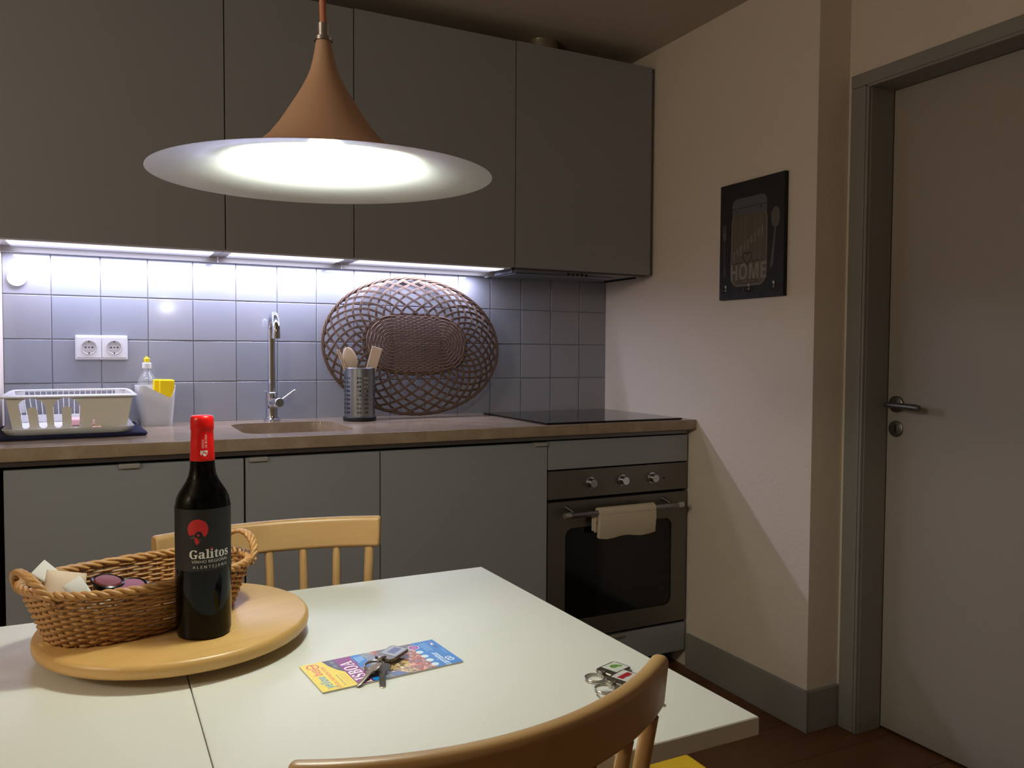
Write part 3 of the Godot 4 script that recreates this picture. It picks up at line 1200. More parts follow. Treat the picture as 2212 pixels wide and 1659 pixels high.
	for q in [[0.024, 0.0], [0.030, 0.004], [0.030, 0.125], [0.028, 0.142], [0.022, 0.156], [0.0145, 0.166], [0.0115, 0.172], [0.0112, 0.182]]:
		pr.append(Vector2(q[0], q[1]))
	b.lathe(pr, 32, Transform3D(Basis.from_scale(V(1, 1, 0.72)), Vector3.ZERO), 0.3)
	part("body", b, M.clear_plastic, sb)
	b = MB.new()
	b.lathe([Vector2(0.0118, 0.180), Vector2(0.0140, 0.181), Vector2(0.0142, 0.197), Vector2(0.0125, 0.199), Vector2(0.006, 0.200), Vector2(0.006, 0.204)], 28)
	part("collar", b, M.white_plastic, sb)
	b = MB.new()
	b.lathe([Vector2(0.0065, 0.201), Vector2(0.0085, 0.203), Vector2(0.0088, 0.208), Vector2(0.0095, 0.212), Vector2(0.0055, 0.215), Vector2(0.0045, 0.219), Vector2(0, 0.2195)], 20)
	part("cap", b, M.yellow_plastic, sb)
	b = MB.new()
	b.rbox(Vector3.ZERO, V(0.062, 0.105, 0.026), 0.005)
	b.rbox(V(0.007, 0.004, 0.019), V(0.045, 0.095, 0.012), 0.004)
	var sp := part("sponge", b, M.sponge, self, V(0.459, Y + 0.097, 0.085))
	sp.rotation = V(0, 0.1, -0.03)
	tag(sp, "yellow sponge standing in the scooped front of the white caddy", "sponge")


# ---------- openwork wicker tray leaning on the tiles
func wicker_tray() -> void:
	var C := V(1.329, 1.203, 0.069)
	var Vv := V(0, 0.517, -0.100).normalized()
	var Nn := V(0, 0.100, 0.517).normalized()
	var t := thing("wicker_tray", "large oval openwork wicker tray leaning against the tiles", "tray", C)
	var X := V(1, 0, 0)
	var A := 0.348
	var B := 0.263
	var at := func(a: float, b: float, n: float) -> Vector3:
		return X * a + Vv * b + Nn * n
	var sq := func(v: float, p: float) -> float:
		return signf(v) * pow(absf(v), p)
	# woven base: ovals around a straight middle
	var b := MB.new()
	for k in 17:
		var d := 0.0016 + 0.0064 * k
		var L := 0.090
		var pts := []
		var n := 132
		var per := 4.0 * L + TAU * d
		for i in n:
			var s := per * i / n
			var p := Vector2()
			if s < 2 * L:
				p = Vector2(L - s, d)
			elif s < 2 * L + PI * d:
				var a := (s - 2 * L) / d
				p = Vector2(-L, 0) + Vector2(-sin(a), cos(a)) * d
			elif s < 4 * L + PI * d:
				p = Vector2(-L + (s - 2 * L - PI * d), -d)
			else:
				var a := (s - 4 * L - PI * d) / d
				p = Vector2(L, 0) + Vector2(sin(a), -cos(a)) * d
			var ph := 0.0
			if absf(p.x) <= L:
				ph = p.x / 0.0155 * PI
			else:
				ph = atan2(p.y, absf(p.x) - L) * 6.0
			pts.append(at.call(p.x, p.y - 0.001, 0.046 + 0.0022 * sin(ph + PI * (k % 2)) - 0.00003 * k * k))
		b.tube(pts, 0.0031, 5, true)
	var wb := part("woven_base", b, M.wicker_base, t)
	wb.set_meta("kind", "stuff")
	b = MB.new()
	for k in 13:
		var x := -0.093 + 0.0155 * k
		b.tube([at.call(x, -0.105, 0.0405), at.call(x, 0.103, 0.0405)], 0.0028, 5)
	for sg in [-1.0, 1.0]:
		for k in 9:
			var a := -PI / 2 + PI * (k + 0.5) / 9.0
			b.tube([at.call(sg * (0.090 + 0.006 * cos(a)), -0.001 + 0.006 * sin(a), 0.0405), at.call(sg * (0.090 + 0.104 * cos(a)), -0.001 + 0.104 * sin(a), 0.036)], 0.0026, 5)
	wb = part("base_stakes", b, M.wicker, t)
	wb.set_meta("kind", "stuff")
	# foot border round the base
	b = MB.new()
	for q in 3:
		var pts := []
		for i in 120:
			var a := TAU * i / 120.0
			var w := sin(a * 22.0 + q * TAU / 3.0)
			var w2 := cos(a * 22.0 + q * TAU / 3.0)
			pts.append(at.call((0.200 + 0.004 * w) * sq.call(cos(a), 0.78), -0.001 + (0.112 + 0.004 * w) * sq.call(sin(a), 0.78), 0.030 + 0.005 * w2))
		b.tube(pts, 0.0036, 5, true)
	part("base_border", b, M.wicker, t)
	# crossing canes: each is a flat bundle of three
	var n := 34
	for dirn in [1.0, -1.0]:
		for k in n:
			b = MB.new()
			var a0 := TAU * (k + (0.25 if dirn > 0 else 0.75)) / n
			var mid := []
			for i in 17:
				var f := i / 16.0
				var a: float = a0 + dirn * 0.74 * pow(f, 1.15)
				var g := pow(f, 0.85)
				var ra := lerpf(0.186, A - 0.006, g)
				var rb := lerpf(0.101, B - 0.006, g)
				var pw := lerpf(0.8, 1.0, f)
				mid.append(at.call(ra * sq.call(cos(a), pw), -0.001 * (1.0 - f) + rb * sq.call(sin(a), pw), 0.034 * (1.0 - f * f) + 0.004 + dirn * 0.0022 * sin(f * 18.0)))
			for q in 3:
				var pts := []
				for i in 17:
					var tg: Vector3 = (mid[mini(i + 1, 16)] - mid[maxi(i - 1, 0)]).normalized()
					pts.append(mid[i] + tg.cross(Nn) * (q - 1) * 0.0031)
				b.tube(pts, 0.0016, 5)
			part("cane", b, M.wicker, t)
	b = MB.new()
	for q in 5:
		var pts := []
		for i in 140:
			var a := TAU * i / 140.0
			var w := a * 13.0 + q * TAU / 5.0
			pts.append(at.call((A - 0.003 + 0.0045 * cos(w)) * cos(a), (B - 0.003 + 0.0045 * cos(w)) * sin(a), 0.005 + 0.0045 * sin(w)))
		b.tube(pts, 0.0024, 5, true)
	part("rim", b, M.wicker, t)


func utensils() -> void:
	var at := V(1.092, 0.936, 0.168)
	var u := thing("utensil_holder", "perforated steel utensil holder in front of the wicker tray", "utensil holder", at)
	var b := MB.new()
	b.lathe([Vector2(0, 0.0), Vector2(0.0565, 0.0), Vector2(0.058, 0.003), Vector2(0.058, 0.013), Vector2(0.0555, 0.016), Vector2(0.05, 0.016), Vector2(0.05, 0.006), Vector2(0, 0.006)], 44)
	part("base_ring", b, M.black_rubber, u)
	# perforated wall: cells round the cylinder, some with an eight-sided hole
	b = MB.new()
	var R := 0.0535
	var cols := 40
	var pat := [1, 1, 0, 1, 1, 0, 0, 0]
	for wall in 2:
		var rr := R - 0.0012 * wall
		var P := func(a: float, y: float) -> Vector3:
			return V(cos(a) * rr, y, sin(a) * rr)
		for c in cols:
			var a0 := TAU * c / cols
			var a1 := TAU * (c + 1) / cols
			var am := (a0 + a1) * 0.5
			var sgn := 1.0 if wall == 0 else -1.0
			var rn := func(p: Vector3) -> Vector3:
				return V(p.x, 0, p.z).normalized() * sgn
			var face := func(p: Vector3, q: Vector3, s: Vector3, t: Vector3) -> void:
				b.quadn(p, q, s, t, rn.call(p), rn.call(q), rn.call(s), rn.call(t))
			face.call(P.call(a0, 0.014), P.call(a1, 0.014), P.call(a1, 0.024), P.call(a0, 0.024))
			face.call(P.call(a0, 0.024 + 9 * 0.0150), P.call(a1, 0.024 + 9 * 0.0150), P.call(a1, 0.184), P.call(a0, 0.184))
			for row in 9:
				var y0 := 0.024 + row * 0.0150
				var y1 := y0 + 0.0150
				if pat[c % 8] == 0:
					face.call(P.call(a0, y0), P.call(a1, y0), P.call(a1, y1), P.call(a0, y1))
					continue
				var ym := (y0 + y1) * 0.5
				var hr := 0.0036
				var outer := []
				var inner := []
				for q in 8:
					var g := TAU * q / 8.0
					var cx := cos(g)
					var cy := sin(g)
					var m := maxf(absf(cx), absf(cy))
					outer.append(P.call(am + (a1 - a0) * 0.5 * cx / m, ym + 0.0075 * cy / m))
					inner.append(P.call(am + hr / R * cx, ym + hr * cy))
				for q in 8:
					var q2 := (q + 1) % 8
					face.call(outer[q], outer[q2], inner[q2], inner[q])
	b.lathe([Vector2(R, 0.183), Vector2(R + 0.0012, 0.185), Vector2(R, 0.187), Vector2(R - 0.002, 0.186), Vector2(R - 0.0015, 0.183)], 40)
	part("perforated_wall", b, M.steel_bright, u)
	# utensils
	b = MB.new()
	var f0 := at + V(0.012, 0.01, 0.006)
	var f1 := at + V(-0.034, 0.262, -0.018)
	var sp := thing("wooden_spoon", "wooden spoon leaning left in the steel holder", "spoon", at + V(0.01, 0.008, 0.0), 0.0, "wooden utensils in the steel holder")
	var dirv := V(-0.052, 0.25, -0.012).normalized()
	b.tube([Vector3.ZERO, dirv * 0.10, dirv * 0.178], [0.0055, 0.0055, 0.006], 10)
	part("handle", b, M.spoon_wood, sp)
	var rings := []
	var side := V(0.98, 0.15, 0.1).normalized()
	var nrm := dirv.cross(side).normalized()
	side = nrm.cross(dirv).normalized()
	for i in 13:
		var f := i / 12.0
		var hw := 0.006 + 0.0195 * pow(sin(PI * clampf(f * 0.93 + 0.05, 0, 1)), 0.8)
		if i == 12:
			hw = 0.004
		var rg := PackedVector3Array()
		for j in 16:
			var a := TAU * j / 16.0
			rg.append(dirv * (0.165 + 0.092 * f) + side * cos(a) * hw + nrm * (sin(a) * 0.004 - 0.006 * sin(PI * f)))
		rings.append(rg)
	b = MB.new()
	b.loft(rings)
	part("bowl", b, M.spoon_wood, sp)
	b = MB.new()
	var sl := thing("wooden_spatula", "flat wooden spatula leaning right in the steel holder", "spatula", at + V(-0.015, 0.008, 0.012), 0.0, "wooden utensils in the steel holder")
	var ds := V(0.075, 0.25, 0.0).normalized()
	b.extrude(PackedVector2Array([Vector2(-0.005, 0), Vector2(0.005, 0), Vector2(0.0065, 0.12), Vector2(0.0175, 0.15), Vector2(0.0190, 0.262), Vector2(-0.0190, 0.262), Vector2(-0.0175, 0.15), Vector2(-0.0065, 0.12)]), 0.005, Transform3D(Basis(V(ds.y, -ds.x, 0), ds, V(0, 0, 1)), Vector3.ZERO), 0.001)
	part("blade", b, M.spoon_wood, sl)
	b = MB.new()
	b.tube([V(0, 0, 0), V(-0.092, 0.242, -0.01)], 0.0028, 8)
	b.tube([V(0.006, 0, 0.002), V(-0.086, 0.242, -0.008)], 0.0028, 8)
	var ch := part("kitchen_tongs", b, M.spoon_wood, self, at + V(0.012, 0.008, 0.006))
	tag(ch, "thin pair of pale sticks leaning furthest left in the steel holder", "tongs", "wooden utensils in the steel holder")


# ---------- hanging lamp
func pendant() -> void:
	var at := V(0.575, 1.4251, 1.8014)
	var l := thing("pendant_lamp", "trumpet-shaped copper pendant lamp with a glossy white inside", "lamp", at)
	var tilt := Basis(V(0, 0, 1), 0.019) * Basis(V(1, 0, 0), 0.019)
	l.basis = tilt
	var out := []
	var prof := [[0.2349, 0.0002], [0.2320, 0.0010], [0.200, 0.0050], [0.165, 0.0105], [0.140, 0.0175], [0.114, 0.0275], [0.094, 0.0400], [0.077, 0.0550], [0.062, 0.0740], [0.049, 0.0940], [0.040, 0.1080], [0.032, 0.1210], [0.0245, 0.1350], [0.0190, 0.1480], [0.0150, 0.1630], [0.0120, 0.1780], [0.0105, 0.1880]]
	for q in prof:
		out.append(Vector2(q[0], q[1]))
	var b := MB.new()
	b.lathe(out + [Vector2(0, 0.1882)], 96, Transform3D(), 0.5)
	part("shade", b, M.copper_paint, l)
	var inn := [Vector2(0.2350, 0.0)]
	for k in range(2, prof.size() - 4):
		inn.append(Vector2(prof[k][0] - 0.0012, prof[k][1] - 0.0016))
	inn.append(Vector2(0.0, inn[inn.size() - 1].y + 0.002))
	inn.reverse()
	b = MB.new()
	b.lathe(inn, 96, Transform3D(), 0.5)
	lab(part("reflector", b, M.shade_white, l), "glossy white inside of the shade")
	b = MB.new()
	b.lathe([Vector2(0.0125, 0.188), Vector2(0.0125, 0.193), Vector2(0.0085, 0.1945), Vector2(0.0085, 0.2115), Vector2(0.004, 0.2125)], 28)
	part("ferrule", b, M.chrome, l)
	b = MB.new()
	b.tube([V(0, 0.21, 0), V(-0.004, 0.5, 0.004), V(-0.016, 0.938, 0.016)], 0.0048, 12)
	part("cord", b, M.orange_cord, l)
	b = MB.new()
	b.lathe([Vector2(0.0, 0.012), Vector2(0.016, 0.015), Vector2(0.027, 0.026), Vector2(0.030, 0.040), Vector2(0.027, 0.053), Vector2(0.019, 0.068), Vector2(0.015, 0.080)], 28, Transform3D(), 0.2)
	part("bulb", b, M.bulb_glow, l)
	omni("bulb_light", V(0, 0.036, 0), pendant_energy, pendant_color, 0.028, l)


# ---------- table and chairs
func table() -> void:
	var t := thing("dining_table", "white rectangular dining table with a seam across its top", "table", V(0, 0, 0))
	var b := MB.new()
	var poly := PackedVector2Array([Vector2(0.3872 - 0.0055, 1.490), Vector2(0.961, 1.492), Vector2(0.980, 2.241), Vector2(0.3905, 2.241)])
	var flat := Transform3D(Basis(V(1, 0, 0), V(0, 0, 1), V(0, -1, 0)), V(0, 0.75, 0))
	b.extrude(poly, 0.0225, flat, 0.0012)
	part("top_leaf", b, M.table_white, t)
	b = MB.new()
	b.extrude(PackedVector2Array([Vector2(-0.21, 1.484), Vector2(0.3803, 1.490), Vector2(0.3891, 2.241), Vector2(-0.21, 2.241)]), 0.0225, flat, 0.0012)
	part("top_leaf", b, M.table_white, t)
	b = MB.new()
	b.box(V(-0.08, 0.66, 1.60), V(0.80, 0.727, 1.618))
	b.box(V(-0.08, 0.66, 2.10), V(0.80, 0.727, 2.118))
	b.box(V(-0.08, 0.66, 1.618), V(-0.062, 0.727, 2.10))
	b.box(V(0.782, 0.66, 1.618), V(0.80, 0.727, 2.10))
	part("apron", b, M.table_edge, t)
	for x in [-0.07, 0.79]:
		for z in [1.61, 2.108]:
			b = MB.new()
			b.rbox(V(x, 0.363, z), V(0.05, 0.726, 0.05), 0.004)
			part("leg", b, M.table_edge, t)


func chairs() -> void:
	# local axes: the sitter looks towards -z; the back stands at z = 0
	var c := thing("dining_chair", "beech spindle-back chair on the far side of the table, facing the camera", "chair", Vector3.ZERO, 0, "beech spindle-back chairs")
	var b := MB.new()
	var hwid := 0.2015
	var bow := 0.057
	var rr := (hwid * hwid + bow * bow) / (2.0 * bow)
	var amax := asin(hwid / rr)
	var on_arc := func(a: float) -> Vector3:
		return V(sin(a) * rr, 0, cos(a) * rr - rr + bow)
	var rings := []
	var prof := rrect(0.0205, 0.059, 0.0085, 4)
	for i in 49:
		var f := -1.0 + 2.0 * (i - 4) / 40.0
		if i < 4:
			f = -1.0 + 0.05 * i / 4.0 * 0.45
		elif i > 44:
			f = 1.0 - 0.05 * (48 - i) / 4.0 * 0.45
		elif i == 4 or i == 44:
			f = signf(f) * 0.97
		var a := f * amax
		var edge := 1.0
		var dd := (1.0 - absf(f)) * amax * rr
		if dd < 0.005:
			edge = 1.0 - pow(1.0 - dd / 0.005, 2.0) * 0.3
		var p: Vector3 = on_arc.call(a)
		var nrm := V(sin(a), 0, cos(a))
		var rg := PackedVector3Array()
		for q in prof:
			var h := 0.0
			h = q.y * (1.0 if edge > 0.999 else 0.90 + 0.10 * (edge - 0.7) / 0.3)
			rg.append(p + nrm * (q.x * edge + 0.09 * (h - 0.0)) + V(0, 0.8275 + h + 0.003 * f * f, 0))
		rings.append(rg)
	b.loft(rings)
	part("back_rail", b, M.beech_along, c)
	var seat_y := 0.445
	for k in 7:
		var f := -0.90 + 1.80 * k / 6.0
		var p: Vector3 = on_arc.call(f * amax)
		b = MB.new()
		var low := V(p.x * 0.84, seat_y - 0.005, p.z * 0.55 - 0.052)
		var top := p + V(0, 0.800, 0) + V(sin(f * amax), 0, cos(f * amax)) * -0.002
		var rad := 0.0095 if k == 0 or k == 6 else 0.0082
		b.tube([low, low.lerp(top, 0.5), top], [rad * 1.02, rad, rad * 0.92], 14)
		part("spindle", b, M.beech_up, c)
	b = MB.new()
	var seat := PackedVector2Array([])
	for q in rrect(0.40, 0.39, 0.05, 8, Vector2(0, 0.205)):
		seat.append(Vector2(q.x * (0.92 + 0.16 * (q.y / 0.4)), q.y))
	b.extrude(seat, 0.026, Transform3D(Basis(V(1, 0, 0), V(0, 0, -1), V(0, 1, 0)), V(0, seat_y - 0.026, 0.0)), 0.004)
	part("seat", b, M.beech_along, c)
	for s in [-1.0, 1.0]:
		b = MB.new()
		b.tube([V(s * 0.185, 0, 0.02), V(s * 0.155, seat_y - 0.02, -0.045)], [0.013, 0.017], 14)
		part("leg", b, M.beech_up, c)
		b = MB.new()
		b.tube([V(s * 0.195, 0, -0.365), V(s * 0.165, seat_y - 0.02, -0.345)], [0.013, 0.017], 14)
		part("leg", b, M.beech_up, c)
		b = MB.new()
		b.tube([V(s * 0.175, 0.2, -0.01), V(s * 0.182, 0.2, -0.355)], 0.009, 12)
		part("stretcher", b, M.beech_along, c)
	b = MB.new()
	b.tube([V(-0.178, 0.2, -0.18), V(0.178, 0.2, -0.18)], 0.009, 12)
	part("stretcher", b, M.beech_along, c)
	c.position = V(0.5655, 0, 1.441)
	c.rotation.y = PI
	var d := copy_of(c, "dining_chair")
	d.set_meta("label", "beech spindle-back chair nearest the camera, its curved back cutting the lower edge")
	d.position = V(0.618, 0, 2.288)
	d.rotation.y = 0.142
	# stool with a yellow top
	var s := thing("stool", "low stool with a yellow top beside the right end of the table", "stool", V(1.052, 0, 1.985))
	b = MB.new()
	b.rbox(V(0, 0.44, 0), V(0.34, 0.04, 0.34), 0.008)
	part("cushion", b, M.yellow_fabric, s)
	b = MB.new()
	b.box(V(-0.15, 0.385, -0.15), V(0.15, 0.42, 0.15))
	part("frame", b, M.beech_along, s)
	for x in [-0.13, 0.13]:
		for z in [-0.13, 0.13]:
			b = MB.new()
			b.rbox(V(x, 0.1925, z), V(0.034, 0.385, 0.034), 0.003)
			part("leg", b, M.beech_up, s)


func turntable() -> void:
	var t := thing("turntable", "round beech turntable on the table holding basket and bottle", "turntable", V(0.384, 0.75, 1.672))
	var b := MB.new()
	b.lathe([Vector2(0, 0.0), Vector2(0.075, 0.0), Vector2(0.078, 0.003), Vector2(0.078, 0.014)], 40)
	part("base", b, M.beech_along, t)
	b = MB.new()
	b.lathe([Vector2(0, 0.0145), Vector2(0.179, 0.0145), Vector2(0.1845, 0.0160), Vector2(0.1872, 0.0195), Vector2(0.1880, 0.0240), Vector2(0.1877, 0.0290), Vector2(0.1855, 0.0330), Vector2(0.1820, 0.0350), Vector2(0, 0.0350)], 96, Transform3D(), 0.6)
	part("plate", b, M.stave_wood, t).rotation.y = 0.35


func basket() -> void:
	var at := V(0.3394, 0.7852, 1.6604)
	var k := thing("wicker_basket", "long oval willow basket with looped handles on the turntable", "basket", at, 0.414)
	var H := 0.069
	var sq := func(v: float, p: float) -> float:
		return signf(v) * pow(absf(v), p)
	var P := func(a: float, h: float, off: float) -> Vector3:
		var f := h / H
		var rx := lerpf(0.128, 0.157, f) + off
		var rz := lerpf(0.076, 0.0905, f) + off
		return V(rx * sq.call(cos(a), 0.82), h + f * (0.003 * cos(a) * cos(a) - 0.004 * cos(a)), rz * sq.call(sin(a), 0.82))
	var ns := 46
	var b := MB.new()
	for s in ns:
		var a := TAU * s / ns
		b.tube([P.call(a, 0.0, 0), P.call(a, 0.04, 0), P.call(a, H, 0)], 0.0019, 6)
	var o := part("stakes", b, M.willow_dark, k)
	o.set_meta("kind", "stuff")
	b = MB.new()
	for row in 18:
		var h := 0.003 + row * 0.0038
		var pts := []
		var rad := []
		var n := ns * 4
		for i in n:
			var a := TAU * i / n
			var w := cos(PI * i / 4.0 + PI * (row % 2))
			pts.append(P.call(a, h + 0.0006 * sin(a * 5.0 + row), 0.0026 * w))
			rad.append(0.0020 + 0.0003 * w)
		b.tube(pts, rad, 6, true, 1.0)
	o = part("weave", b, M.willow, k)
	o.set_meta("kind", "stuff")
	b = MB.new()
	b.extrude(PackedVector2Array(oval_base(0.128, 0.076)), 0.004, Transform3D(Basis(V(1, 0, 0), V(0, 0, 1), V(0, -1, 0)), V(0, 0.006, 0)))
	part("base", b, M.willow_dark, k)
	b = MB.new()
	for q in 3:
		var pts := []
		for i in 144:
			var a := TAU * i / 144.0
			var w := a * 20.0 + q * TAU / 3.0
			pts.append(P.call(a, H + 0.002 + 0.0034 * sin(w), 0.0042 * cos(w)))
		b.tube(pts, 0.0033, 6, true)
	part("braided_rim", b, M.willow, k)
	for s in [-1.0, 1.0]:
		b = MB.new()
		for q in 3:
			var pts := []
			for i in 41:
				var f := i / 40.0
				var a := PI * f
				var c := V(s * (0.146 + 0.016 * sin(a)), H - 0.004 + 0.038 * sin(a), -0.052 * cos(a))
				var w := f * 26.0 + q * TAU / 3.0
				pts.append(c + V(s * 0.0036 * cos(w), 0.0036 * sin(w) * absf(cos(a)), 0.0036 * sin(w) * sin(a)))
			b.tube(pts, 0.0034, 7)
		part("handle", b, M.willow, k)
	# what lies in it
	var fill := [
		["sugar_sachet", "tan paper sachet standing at the left end of the basket", M.paper_tan, V(0.237, 0.842, 1.695), V(0.052, 0.068, 0.013), V(-0.35, 0.35, -0.30)],
		["sugar_sachet", "white paper sachet with a pointed corner behind the tan sachet", M.paper_white, V(0.226, 0.862, 1.675), V(0.026, 0.056, 0.004), V(-0.5, 0.5, 0.62)],
		["sugar_sachet", "white printed sachet leaning on the tan sachet in the basket", M.paper_white, V(0.262, 0.839, 1.705), V(0.026, 0.058, 0.010), V(-0.3, 0.3, 0.45)],
		["sugar_sachet", "pale sachet lying low in front of the black pods", M.paper_white, V(0.285, 0.822, 1.705), V(0.04, 0.04, 0.006), V(-1.0, 0.5, 0.1)]]
	for q in fill:
		b = MB.new()
		var rg := []
		var s: Vector3 = q[4]
		for i in 11:
			var f := i / 10.0
			var th := s.z * 0.5 * pow(sin(PI * clampf(f, 0.0, 1.0)), 0.7) + 0.0004
			var r2 := PackedVector3Array()
			for j in 20:
				var a := TAU * j / 20.0
				r2.append(V(s.x * 0.5 * sq.call(cos(a), 0.6), (f - 0.5) * s.y, th * sq.call(sin(a), 0.9)))
			rg.append(r2)
		b.loft(rg)
		var so := part(q[0], b, q[2], self, q[3])
		so.rotation = q[5]
		tag(so, q[1], "sachet", "sachets in the basket")
	var pods := [["jam_pod", "black portion pod with a red lid in the basket", M.lid_red, V(0.292, 0.846, 1.660), V(0.22, 0.3, -0.12)], ["jam_pod", "black portion pod with a pink lid, nearer the bottle", M.lid_pink, V(0.322, 0.838, 1.670), V(0.25, -0.2, -0.05)]]
	for q in pods:
		var j := thing(q[0], q[1], "pod", q[3], 0, "portion pods in the basket")
		j.rotation = q[4]
		j.scale = V(0.8, 0.8, 0.8)
		b = MB.new()
		b.lathe([Vector2(0, -0.028), Vector2(0.017, -0.028), Vector2(0.019, -0.026), Vector2(0.024, 0.0), Vector2(0.0285, 0.001), Vector2(0.0290, 0.0025), Vector2(0.0265, 0.004), Vector2(0.0225, 0.002)], 36)
		part("cup", b, M.pod_black, j)
		b = MB.new()
		b.lathe([Vector2(0.0235, 0.002), Vector2(0.021, 0.0045), Vector2(0.0, 0.0052)], 32)
		part("lid", b, q[2], j)


func oval_base(rx: float, rz: float) -> Array:
	var out := []
	for i in 48:
		var a := TAU * i / 48.0
		out.append(Vector2(rx * signf(cos(a)) * pow(absf(cos(a)), 0.82), rz * signf(sin(a)) * pow(absf(sin(a)), 0.82)))
	return out


func bottle() -> void:
	var t := thing("wine_bottle", "dark wine bottle with a red capsule standing on the turntable", "bottle", V(0.412, 0.7851, 1.757))
	var b := MB.new()
	var pr := [[0.0, 0.006], [0.020, 0.003], [0.030, 0.0], [0.0345, 0.001], [0.0367, 0.008], [0.0367, 0.176], [0.0362, 0.184], [0.0345, 0.192], [0.0310, 0.200], [0.0260, 0.208], [0.0215, 0.2155], [0.0183, 0.223], [0.0167, 0.232], [0.0160, 0.243], [0.0148, 0.270], [0.0142, 0.285], [0.0149, 0.2855], [0.0149, 0.299], [0.0142, 0.303], [0.0, 0.3035]]
	var p2 := []
	for q in pr:
		p2.append(Vector2(q[0], q[1]))
	b.lathe(p2, 64, Transform3D(), 0.55)
	part("glass_body", b, M.bottle_glass, t)
	b = MB.new()
	b.lathe([Vector2(0.01615, 0.2428), Vector2(0.01640, 0.2435), Vector2(0.0152, 0.270), Vector2(0.0146, 0.2845), Vector2(0.0154, 0.2862), Vector2(0.0154, 0.299), Vector2(0.0146, 0.3035), Vector2(0.0128, 0.3050), Vector2(0, 0.3052)], 48, Transform3D(), 0.75)
	var cap := part("capsule", b, M.capsule_red, t)
	# the camera sees the bottle from this direction
	var face := atan2(2.945 - 1.757, 0.295 - 0.412)
	var lw := 1240
	var lh := 664
	var im := Image.create(lw, lh, false, Image.FORMAT_RGB8)
	im.fill(Color(0.050, 0.052, 0.056))
	var ppm := lh / 0.084
	var arc := 0.157
	var red := Color(0.72, 0.09, 0.10)
	var white := Color(0.86, 0.85, 0.82)
	# heights are given in metres above the bottle's foot
	var Y := func(h: float) -> float:
		return (0.180 - h) * ppm
	var cx := lw * 0.5
	var rc := cx - 0.007 * ppm
	fill_poly(im, oval(Vector2(rc, Y.call(0.1530)), 0.0138 * ppm, 0.0138 * ppm, 48), red)
	fill_poly(im, PackedVector2Array([Vector2(rc - 0.0105 * ppm, Y.call(0.1448)), Vector2(rc - 0.004 * ppm, Y.call(0.1462)), Vector2(rc + 0.000 * ppm, Y.call(0.1400)), Vector2(rc - 0.006 * ppm, Y.call(0.1365)), Vector2(rc - 0.014 * ppm, Y.call(0.1385))]), Color(0.050, 0.052, 0.056))
	fill_poly(im, oval(Vector2(rc + 0.0015 * ppm, Y.call(0.1445)), 0.0052 * ppm, 0.0060 * ppm), Color(0.035, 0.035, 0.037))
	fill_poly(im, PackedVector2Array([Vector2(rc + 0.0060 * ppm, Y.call(0.1448)), Vector2(rc + 0.0118 * ppm, Y.call(0.1410)), Vector2(rc + 0.0120 * ppm, Y.call(0.1375)), Vector2(rc + 0.003 * ppm, Y.call(0.1375))]), Color(0.050, 0.052, 0.056))
	fill_poly(im, PackedVector2Array([Vector2(rc - 0.0118 * ppm, Y.call(0.1408)), Vector2(rc - 0.0045 * ppm, Y.call(0.1455)), Vector2(rc - 0.0035 * ppm, Y.call(0.1400))]), Color(0.30, 0.26, 0.24))
	fill_poly(im, PackedVector2Array([Vector2(rc - 0.0045 * ppm, Y.call(0.1420)), Vector2(rc - 0.0008 * ppm, Y.call(0.1420)), Vector2(rc + 0.0025 * ppm, Y.call(0.1350)), Vector2(rc - 0.0015 * ppm, Y.call(0.1318)), Vector2(rc - 0.0042 * ppm, Y.call(0.1365))]), red)
	fill_poly(im, PackedVector2Array([Vector2(rc + 0.0012 * ppm, Y.call(0.1410)), Vector2(rc + 0.0045 * ppm, Y.call(0.1395)), Vector2(rc + 0.0042 * ppm, Y.call(0.1365)), Vector2(rc + 0.0012 * ppm, Y.call(0.1385))]), Color(0.25, 0.22, 0.21))
	fill_poly(im, oval(Vector2(rc + 0.0008 * ppm, Y.call(0.1452)), 0.0016 * ppm, 0.0016 * ppm, 16), red)
	var tx := cx + 0.0095 * ppm
	print_text(im, "Galitos", Vector2(tx, Y.call(0.1187)), 0.0165 * ppm, white, 0.0, true, true, 0.98)
	print_text(im, "Galitos", Vector2(tx + 2.0, Y.call(0.1187)), 0.0165 * ppm, white, 0.0, true, true, 0.98)
	fill_poly(im, oval(Vector2(tx + 0.0016 * ppm, Y.call(0.1262)), 0.0016 * ppm, 0.0016 * ppm, 20), red)
	print_text(im, "VINHO REGIONAL", Vector2(tx + 0.001 * ppm, Y.call(0.1088)), 0.0054 * ppm, white, 0.0, false, false, 1.2)
	print_text(im, "A L E N T E J A N O", Vector2(tx + 0.001 * ppm, Y.call(0.1015)), 0.0054 * ppm, white, 0.0, false, false, 1.12)
	var lm := mat("bottle_label", Color(1, 1, 1), 0.55)
	lm.albedo_texture = tex(im)
	lm.texture_repeat = false
	var half := arc / 0.0371 * 0.5
	b = MB.new()
	b.lathe([Vector2(0.03685, 0.096), Vector2(0.03685, 0.180)], 64, Transform3D(), 0.8, face - half, face + half)
	part("label", b, lm, t)
	# white print on the capsule: two lines reading upwards and a small shield
	var ci := Image.create(300, 874, false, Image.FORMAT_RGB8)
	ci.fill(Color(0.80, 0.05, 0.05))
	print_text(ci, "ADEGA", Vector2(106, 385), 92, white, -PI / 2, false, false, 1.0)
	print_text(ci, "DE BORBA", Vector2(205, 300), 92, white, -PI / 2, false, false, 1.0)
	fill_poly(ci, PackedVector2Array([Vector2(80, 600), Vector2(245, 590), Vector2(252, 660), Vector2(220, 735), Vector2(165, 785), Vector2(110, 745), Vector2(70, 670)]), white)
	fill_poly(ci, oval(Vector2(52, 665), 26, 80, 20), white)
